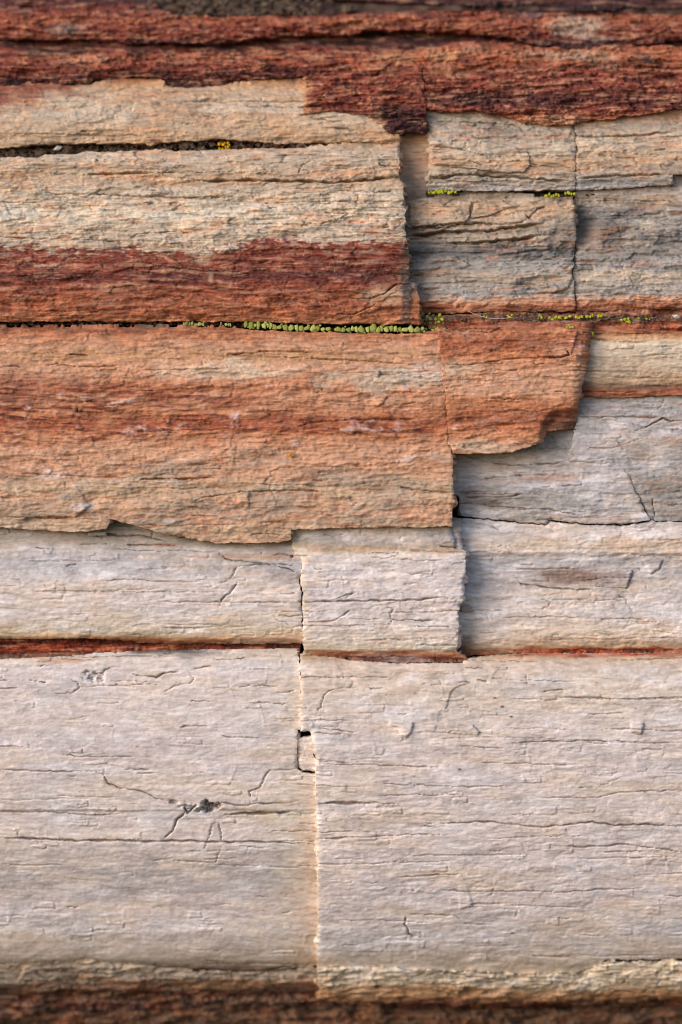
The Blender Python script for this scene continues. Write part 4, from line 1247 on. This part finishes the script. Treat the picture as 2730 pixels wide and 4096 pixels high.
# ---- the log's inner core, seen dark at the bottom of the gaps, and its unseen back
def core():
    cx = np.concatenate([np.arange(-3600, XL, 120), np.arange(XL, XR, 15), np.arange(XR, 6400, 120)]).astype(f32)
    cy = np.concatenate([np.arange(-330, -40, 15), np.arange(-40, 4100, 8), np.arange(4100, 4460, 15)]).astype(f32)
    X, Y = np.meshgrid(cx, cy)
    H = -178 + 16 * fbm(X / 90, Y / 40, 401, 3) + 6 * fbm(X / 22, Y / 14, 405, 2)
    g = lambda y, w: np.exp(-((Y - y) / w) ** 2)
    yl = np.interp(X, [0, 900, 1300, 1690], [1296, 1300, 1313, 1318])
    H += 104 * g(595, 26) * sstep(1640, 1500, X)
    H += 132 * np.exp(-((Y - yl) / 14) ** 2) * sstep(1700, 1650, X)
    H += 92 * g(772, 14) * sstep(1690, 1720, X)
    H += 108 * g(15, 60)
    out = (X < XL - 5) | (X > XR + 5)
    H = np.where(out, -8 + 20 * fbm(X / 300, Y / 40, 409, 3), H)
    C = np.zeros(X.shape + (3,), f32) + P['darkbrown'].astype(f32)
    C = mix(C, 'umber', sstep(-0.1, 0.5, fbm(X / 60, Y / 30, 411, 3)))
    C = mix(C, 'black', g(1298, 22) * sstep(1000, 700, X) * 0.85)
    C = mix(C, 'tangrey', out * 0.9)
    wx, wy, wz = to_world(X, Y, H)
    V = np.stack([wx.ravel(), wy.ravel(), wz.ravel()], 1)
    ny_, nx_ = X.shape
    idx = np.arange(ny_ * nx_).reshape(ny_, nx_)
    F = [np.stack([idx[:-1, :-1], idx[1:, :-1], idx[1:, 1:], idx[:-1, 1:]], -1).reshape(-1, 4)]
    # back of the log
    a0 = math.atan2(wz[0, 0], RAD - wy[0, 0]); a1 = math.atan2(wz[-1, 0], RAD - wy[-1, 0])
    ang = np.linspace(a0, a1 + 2 * math.pi, 72)
    bxs = (np.linspace(cx[0], cx[-1], 40) - 1365) * S
    A, BX = np.meshgrid(ang, bxs, indexing='ij')
    rr = RAD + 0.001 + 0.004 * fbm(BX * 12, A * 9, 415, 3)
    V2_ = np.stack([BX.ravel(), (RAD - rr * np.cos(A)).ravel(), (rr * np.sin(A)).ravel()], 1)
    id2 = np.arange(A.size).reshape(A.shape) + len(V)
    F.append(np.stack([id2[:-1, :-1], id2[:-1, 1:], id2[1:, 1:], id2[1:, :-1]], -1).reshape(-1, 4))
    C2 = np.zeros((A.size, 3)) + P['tangrey'] * (1 + 0.3 * fbm(BX * 8, A * 40, 420, 3)).reshape(-1, 1)
    Vs = [V, V2_]; Cs = [C.reshape(-1, 3), C2]; n0 = len(V) + len(V2_)
    # sawn-through looking ends far outside the picture
    for xe, flip in ((bxs[0], 1), (bxs[-1], -1)):
        aa = np.linspace(0, 2 * math.pi, 97)
        rads = np.array([0.0005, 0.1, 0.2, 0.3, 0.36, RAD - 0.002])
        A_, R_ = np.meshgrid(aa, rads, indexing='ij')
        xo = 0.012 * fbm(R_ * 14 * np.cos(A_), R_ * 14 * np.sin(A_), 430, 3)
        Vs.append(np.stack([(xe + xo * 0.5).ravel(), (RAD - R_ * np.cos(A_)).ravel(), (R_ * np.sin(A_)).ravel()], 1))
        i3 = np.arange(A_.size).reshape(A_.shape) + n0; n0 += A_.size
        q = np.stack([i3[:-1, :-1], i3[:-1, 1:], i3[1:, 1:], i3[1:, :-1]], -1).reshape(-1, 4)
        F.append(q[:, ::flip])
        Cs.append(np.zeros((A_.size, 3)) + P['tan'] * 0.8)
    me = new_mesh('core', np.concatenate(Vs), np.concatenate(F), np.clip(np.concatenate(Cs), 0.004, 0.8), M_ROCK)
    ob = bpy.data.objects.new('core', me); COL.objects.link(ob); ob.parent = LOG
    ob['label'] = 'dark brown inner wood showing at the bottom of the gaps'


core()


# ------------------------------------------------------------------ small lumps: lichen areoles, crumbs, pebble
def simple_material(name, c1, c2, scale=1400, rough=0.92, bump=0.8):
    m = bpy.data.materials.new(name); m.use_nodes = True
    nt = m.node_tree; b = nt.nodes['Principled BSDF']
    tc = nt.nodes.new('ShaderNodeTexCoord'); oi = nt.nodes.new('ShaderNodeObjectInfo')
    n = nt.nodes.new('ShaderNodeTexNoise'); n.inputs['Scale'].default_value = scale; n.inputs['Detail'].default_value = 3
    nt.links.new(tc.outputs['Object'], n.inputs['Vector'])
    ad = nt.nodes.new('ShaderNodeMath'); ad.operation = 'MULTIPLY_ADD'
    ad.inputs[1].default_value = 0.55
    nt.links.new(oi.outputs['Random'], ad.inputs[0]); nt.links.new(n.outputs['Fac'], ad.inputs[2])
    rg = nt.nodes.new('ShaderNodeMapRange'); rg.inputs['From Min'].default_value = 0.4; rg.inputs['From Max'].default_value = 1.1
    nt.links.new(ad.outputs[0], rg.inputs['Value'])
    mx = nt.nodes.new('ShaderNodeMix'); mx.data_type = 'RGBA'
    mx.inputs['A'].default_value = (*lin(c1), 1); mx.inputs['B'].default_value = (*lin(c2), 1)
    nt.links.new(rg.outputs[0], mx.inputs['Factor']); nt.links.new(mx.outputs['Result'], b.inputs['Base Color'])
    b.inputs['Roughness'].default_value = rough; b.inputs['Specular IOR Level'].default_value = 0.2
    bp = nt.nodes.new('ShaderNodeBump'); bp.inputs['Strength'].default_value = bump; bp.inputs['Distance'].default_value = 0.0003
    nt.links.new(n.outputs['Fac'], bp.inputs['Height']); nt.links.new(bp.outputs[0], b.inputs['Normal'])
    return m


import bmesh


def lump_geometry(seed, flat=0.45, sub=2, rough=0.22):
    """a warty cushion, facing -Y, of radius about 1"""
    bm = bmesh.new(); bmesh.ops.create_icosphere(bm, subdivisions=sub, radius=1.0)
    V = np.array([v.co[:] for v in bm.verts]); F = np.array([[v.index for v in f.verts] for f in bm.faces]); bm.free()
    r = np.random.RandomState(seed)
    ph = r.rand(6) * 6.28
    a = np.arctan2(V[:, 2], V[:, 0])
    out = 1 + rough * (np.sin(3 * a + ph[0]) * 0.5 + np.sin(4 * a + ph[1]) * 0.5 + np.sin(7 * a + ph[2]) * 0.3)
    bumpy = 1 + rough * 0.7 * np.sin(V[:, 0] * 4 + ph[3]) * np.sin(V[:, 2] * 5 + ph[4]) + 0.08 * r.randn(len(V))
    V = np.stack([np.sign(V[:, 0]) * np.abs(V[:, 0]) ** 0.8 * out, V[:, 1] * flat * bumpy, np.sign(V[:, 2]) * np.abs(V[:, 2]) ** 0.8 * out], 1)
    return V, F


M_GREEN = simple_material('green_lichen', (116, 122, 48), (178, 182, 104))
M_YELLOW = simple_material('bright_lichen', (142, 146, 26), (184, 182, 56))
M_GOLD = simple_material('golden_lichen', (170, 118, 6), (206, 158, 20))
M_OLIVE = simple_material('olive_lichen', (70, 76, 44), (124, 130, 70))
M_SOIL = simple_material('soil_crumbs', (70, 54, 46), (134, 114, 98), scale=500)
M_PEBBLE = simple_material('quartz', (176, 172, 170), (214, 210, 206), rough=0.4)
M_FIBRE = simple_material('dry_fibre', (186, 158, 150), (204, 182, 172), rough=0.5)

AREOLE = {}


def areole_mesh(mat, k):
    """one plate of crust: an angular cushion with a flat, slightly warty top, facing -Y"""
    if (mat.name, k) not in AREOLE:
        r = np.random.RandomState(70 + k)
        n = r.randint(5, 8)
        a = (np.arange(n) + r.uniform(-0.32, 0.32, n)) * 2 * math.pi / n
        rad = r.uniform(0.68, 1.28, n)
        V = []; F = []
        for ring, (sc, y) in enumerate(((1.0, 0.55), (1.02, -0.05), (0.86, -0.34), (0.45, -0.42))):
            for i in range(n):
                V.append((rad[i] * sc * math.cos(a[i]), y + (r.uniform(-0.16, 0.16) if ring > 1 else 0), rad[i] * sc * math.sin(a[i])))
            if ring:
                for i in range(n):
                    j = (i + 1) % n; p0 = (ring - 1) * n; p1 = ring * n
                    F.append((p0 + i, p1 + i, p1 + j, p0 + j))
        V.append((0, -0.38 + r.uniform(-0.1, 0.06), 0))
        F += [(3 * n + i, len(V) - 1, 3 * n + (i + 1) % n) for i in range(n)]
        me = bpy.data.meshes.new('areole'); me.from_pydata([tuple(np.array(v) * S) for v in V], [], F)
        me.polygons.foreach_set('use_smooth', np.ones(len(F), bool)); me.materials.append(mat)
        AREOLE[(mat.name, k)] = me
    return AREOLE[(mat.name, k)]


prnd = random.Random(21)


def lichen(label, spots, mat, group='lichen patches along the cracks'):
    """spots: (X, Y, h, rx, ry)"""
    c = spots[len(spots) // 2]
    r = bpy.data.objects.new('lichen_patch', None); COL.objects.link(r)
    base = Vector(to_world(c[0], c[1], c[2])); r.location = base
    r['label'] = label; r['category'] = 'lichen'; r['group'] = group
    for x, y, h, rx, ry in spots:
        o = bpy.data.objects.new('areole', areole_mesh(mat, prnd.randrange(12))); COL.objects.link(o)
        o.parent = r
        o.location = Vector(to_world(x, y, h)) - base
        o.scale = (rx, (rx + ry) * 0.36, ry)
        o.rotation_euler = (prnd.uniform(-0.12, 0.12), prnd.uniform(-0.5, 0.5) if rx < 9 else prnd.uniform(-0.2, 0.2), prnd.uniform(-0.12, 0.12))


def row(x0, x1, yf, h, r, ry=None, fill=1.0):
    out = []; x = x0
    while x < x1:
        rx = r * prnd.choice((0.55, 0.7, 0.85, 1.0, 1.2)); rz = (ry or r) * prnd.uniform(0.75, 1.1)
        rz = min(max(rz, 0.75 * rx), 1.7 * rx)
        if prnd.random() < fill:
            out.append((x + rx, yf(x) + prnd.uniform(-4, 4), h + prnd.uniform(-2, 2), rx, rz))
        x += rx * 1.75
    return out


seam_y = lambda x: float(np.interp(x, [700, 950, 1150, 1300, 1690], [1292, 1298, 1309, 1315, 1316]))
spots = row(975, 1690, seam_y, -8, 13, 14, 0.98)
spots += [(x + 8, y + prnd.choice((-11, 10)), h - 3, rx * 0.55, ry * 0.4) for x, y, h, rx, ry in spots if prnd.random() < 0.8]
lichen('long row of yellow green lichen in the seam under the dark red band', spots, M_GREEN)
lichen('short run of green lichen, leftmost in the seam under the dark red band', row(730, 812, seam_y, -16, 10, 9) + row(872, 925, seam_y, -16, 7, 7, 0.8), M_GREEN)
cl = []
for k in range(400):
    x = prnd.uniform(1690, 1778); y = prnd.uniform(1232, 1322)
    if y < 1232 + (x - 1690) * 0.55 or y > 1330 - (x - 1690) * 0.05:
        continue
    r = prnd.uniform(5, 10)
    if all(math.hypot(x - c[0], y - c[1]) > (r + c[3]) * 0.92 for c in cl):
        cl.append((x, y, -50 + prnd.uniform(-2, 3), r, r * 0.9))
lichen('olive green lichen clump in the corner at the end of the red banded slab', cl, M_OLIVE)
lichen('bright yellow green lichen dots on the rim of the olive clump', [(1762, 1258, -44, 7, 7), (1772, 1275, -44, 8, 7), (1758, 1285, -43, 8, 6), (1750, 1312, -40, 8, 6), (1766, 1318, -40, 7, 5), (1735, 1318, -38, 8, 6)], M_YELLOW)
lichen('bright lichen beads under the left end of the flaked tan slab', row(1714, 1768, lambda x: 765, -40, 9, 10) + row(1752, 1826, lambda x: 763, -40, 9, 8), M_YELLOW)
lichen('bright lichen beads in the crack under the flaked tan slab, mid length', row(2186, 2246, lambda x: 778, -42, 8, 8), M_YELLOW)
lichen('small bright lichen beads at the corner where four slabs meet', row(2264, 2306, lambda x: 771, -42, 7, 7), M_YELLOW)
lichen('single lichen dot nearest the dry fibre on the brown seam', [(1941, 1263, -52, 6, 5), (1951, 1264, -53, 4, 4)], M_YELLOW)
lichen('pair of lichen dots beyond the fibre on the brown seam', [(2042, 1265, -52, 8, 6), (2052, 1258, -52, 6, 6), (2036, 1259, -53, 5, 4)], M_YELLOW)
lichen('tiny lichen cluster midway along the brown seam', [(2166, 1259, -52, 7, 5), (2172, 1267, -52, 6, 5)], M_YELLOW)
lichen('broken lichen row beneath the crack between grey slabs', row(2198, 2240, lambda x: 1270, -52, 7, 7) + row(2255, 2332, lambda x: 1266, -52, 7, 6, 0.9) + row(2346, 2408, lambda x: 1261, -52, 7, 7, 0.9), M_YELLOW)
lichen('lichen cluster over the fiery orange edge', [(2492, 1276, -52, 7, 6), (2506, 1275, -52, 7, 6), (2520, 1273, -52, 6, 5), (2524, 1285, -50, 10, 7), (2512, 1284, -52, 5, 4)], M_YELLOW)
lichen('tiny lichen dots at the far end of the brown seam', [(2562, 1270, -52, 5, 4), (2594, 1273, -52, 6, 4), (2605, 1274, -53, 4, 3)], M_YELLOW)
lichen('tiny lichen dots on the top edge of the rust block', [(2272, 1307, 6, 6, 4), (2282, 1310, 6, 7, 5), (2291, 1309, 6, 6, 5), (2278, 1300, 4, 5, 4)], M_YELLOW)
lichen('small yellow lichen bead at the upper right corner of the rust block', [(2374, 1330, -22, 7, 6), (2372, 1340, -20, 6, 5)], M_YELLOW)
gold = []
for k in range(200):
    x = prnd.uniform(868, 914); y = prnd.uniform(566, 594); r = prnd.uniform(4, 9)
    if all(math.hypot(x - c[0], y - c[1]) > (r + c[3]) * 0.8 for c in gold):
        gold.append((x, y, -34 + prnd.uniform(-3, 3), r, r))
lichen('golden yellow lichen tuft in the dark gap between tan slabs', gold, M_GOLD)
lichen('tiny yellow lichen speck in the crack beside the loose pale chip', [(1259, 3076, -6, 4, 8), (1256, 3084, -8, 4, 4)], M_YELLOW)
lichen('tiny ochre lichen speck alone on the broad orange block', [(1162, 1820, 38, 8, 6), (1172, 1822, 37, 6, 6), (1165, 1826, 37, 5, 4)], M_GOLD)


def crumbs(name, label, spots, mat=M_SOIL):
    """spots: (X, Y, h, r): loose grains nobody would count"""
    Vs = []; Fs = []; n = 0
    for k, (x, y, h, r) in enumerate(spots):
        V, F = lump_geometry(500 + k % 40, flat=0.8, sub=1 if r < 8 else 2, rough=0.5)
        V = V + 0.16 * np.random.RandomState(k).randn(*V.shape)
        a = prnd.uniform(0, 6.28)
        R = np.array([[math.cos(a), 0, math.sin(a)], [0, 1, 0], [-math.sin(a), 0, math.cos(a)]])
        Vs.append(V @ R.T * r * S * np.array([1.2, 1, 0.85]) + np.array(to_world(x, y, h))); Fs.append(F + n); n += len(V)
    me = bpy.data.meshes.new(name); me.from_pydata(np.concatenate(Vs).tolist(), [], np.concatenate(Fs).tolist()); me.materials.append(mat)
    ob = bpy.data.objects.new(name, me); COL.objects.link(ob)
    ob['label'] = label; ob['category'] = 'soil'; ob['kind'] = 'stuff'


gap_u = lambda x: np.interp(x, [p[0] for p in S2u], [p[1] for p in S2u])
gap_l = lambda x: np.interp(x, [p[0] for p in S2l], [p[1] for p in S2l])
sp = []
for k in range(620):
    x = prnd.uniform(-60, 1420); t = prnd.random()
    y = gap_u(x) * t + gap_l(x) * (1 - t)
    sp.append((x, y, (-70 if x < 640 else -50) + prnd.uniform(-10, 8), min(20, 3.2 * math.exp(prnd.gauss(0.2, 0.65)))))
crumbs('gap_soil', 'grey brown soil crumbs packed in the gap between tan slabs', sp)
sp = []
for k in range(420):
    x = prnd.gauss(940, 170); y = prnd.uniform(-20, 52)
    sp.append((x, y, -48 + prnd.uniform(-14, 12), min(26, 5 * math.exp(prnd.gauss(0.2, 0.7)))))
crumbs('ledge_soil', 'grey brown soil lodged above the topmost red layer', sp)
sp = []
for k in range(210):
    x = prnd.uniform(1790, 2760); y = prnd.gauss(1268, 8)
    sp.append((x, y, -62 + prnd.uniform(-5, 4), prnd.choice((2, 2.5, 3, 4, 6))))
crumbs('seam_soil', 'dark crumbs scattered along the brown lichen seam', sp)
sp = []
for k in range(380):
    x = prnd.uniform(-60, 1000); y = 1295 + prnd.gauss(0, 5)
    sp.append((x, y, -30 + prnd.uniform(-8, 6), min(9, 2.6 * math.exp(prnd.gauss(0.1, 0.5)))))
crumbs('dark_soil', 'blackish crumbs in the seam left of the lichen row', sp, simple_material('black_soil', (34, 28, 30), (78, 68, 64), scale=350))


def pebble(label, x, y, h, r, seed):
    V, F = lump_geometry(seed, flat=0.7, sub=1, rough=0.5)
    V = V * np.array([1.5, 1, 0.8])
    me = bpy.data.meshes.new('pebble'); me.from_pydata((V * r * S).tolist(), [], F.tolist()); me.materials.append(M_PEBBLE)
    o = bpy.data.objects.new('pebble', me); COL.objects.link(o); o.location = to_world(x, y, h)
    o['label'] = label; o['category'] = 'pebble'; o['group'] = 'loose pebbles'


pebble('white quartz pebble in the dark gap, near the left edge', 216, 588, -52, 12, 611)
pebble('small grey pebble at the right end of the brown seam', 2712, 1262, -50, 11, 612)
pebble('tiny whitish pebble in the crevice under the upper right red layer', 2152, 166, -50, 7, 613)

# dry plant fibre lying along the brown seam
fp = [(1872, 1240, -36), (1890, 1250, -36), (1920, 1262, -38), (1960, 1271, -40), (2000, 1273, -42), (2035, 1270, -46), (2060, 1266, -54)]
ft = np.linspace(0, 6, 49)
fx_, fy_, fh_ = (np.interp(ft, range(7), [p[k] for p in fp]) for k in range(3))
ker = np.ones(7) / 7
fx_, fy_, fh_ = (np.convolve(np.pad(v, 3, mode='edge'), ker, 'valid') for v in (fx_, fy_, fh_))
fw = np.stack(to_world(fx_, fy_, fh_), 1)
fv = []
for k, c in enumerate(fw):
    tg = fw[min(k + 1, 48)] - fw[max(k - 1, 0)]; tg /= np.linalg.norm(tg)
    n1 = np.cross(tg, (0, 1, 0)); n1 /= np.linalg.norm(n1); n2 = np.cross(tg, n1)
    for a_ in range(6):
        fv.append(c + 1.3 * S * (math.cos(a_ * math.pi / 3) * n1 + math.sin(a_ * math.pi / 3) * n2))
ff = [(k * 6 + a_, k * 6 + (a_ + 1) % 6, k * 6 + 6 + (a_ + 1) % 6, k * 6 + 6 + a_) for k in range(48) for a_ in range(6)]
me = bpy.data.meshes.new('plant_fibre'); me.from_pydata([tuple(v) for v in fv], [], ff); me.materials.append(M_FIBRE)
fo = bpy.data.objects.new('plant_fibre', me); COL.objects.link(fo)
fo['label'] = 'thin pale dry plant fibre curving along the brown seam'; fo['category'] = 'plant fibre'


# loose chips that fell into the steps
def chip_stone(label, poly, h, thick, col):
    me = bpy.data.meshes.new('stone_chip'); bm = bmesh.new()
    c = np.mean(poly, 0)
    rings = []
    for sc, dh in ((1.0, -thick), (1.05, 0), (0.86, thick * 0.35)):
        rings.append([bm.verts.new(to_world(c[0] + (x - c[0]) * sc, c[1] + (y - c[1]) * sc, h + dh + prnd.uniform(-1.5, 1.5))) for x, y in poly])
    for r0, r1 in zip(rings[:-1], rings[1:]):
        for i in range(len(poly)):
            j = (i + 1) % len(poly)
            bm.faces.new((r0[i], r0[j], r1[j], r1[i]))
    bm.faces.new(rings[-1]); bm.faces.new(list(reversed(rings[0])))
    bmesh.ops.recalc_face_normals(bm, faces=bm.faces)
    bmesh.ops.subdivide_edges(bm, edges=bm.edges, cuts=2, use_grid_fill=True, fractal=0.0)
    for v in bm.verts:
        v.co += Vector((prnd.uniform(-1, 1), prnd.uniform(-1, 1), prnd.uniform(-1, 1))) * S * 1.2
    bm.to_mesh(me); bm.free()
    me.materials.append(simple_material('chip_stone', col, tuple(min(255, v + 26) for v in col), scale=700, bump=0.6))
    o = bpy.data.objects.new('stone_chip', me); COL.objects.link(o)
    o['label'] = label; o['category'] = 'stone chip'; o['group'] = 'loose stone chips'


chip_stone('small grey stone chip lodged beside the ragged edge of the pale middle block', [(1846, 2432), (1862, 2418), (1884, 2424), (1896, 2448), (1870, 2452), (1850, 2446)], -62, 14, (150, 140, 134))
chip_stone('flat pale stone splinter lying under the stepped edge of the orange block', [(352, 2131), (388, 2126), (424, 2130), (422, 2142), (356, 2143)], -24, 10, (160, 152, 142))
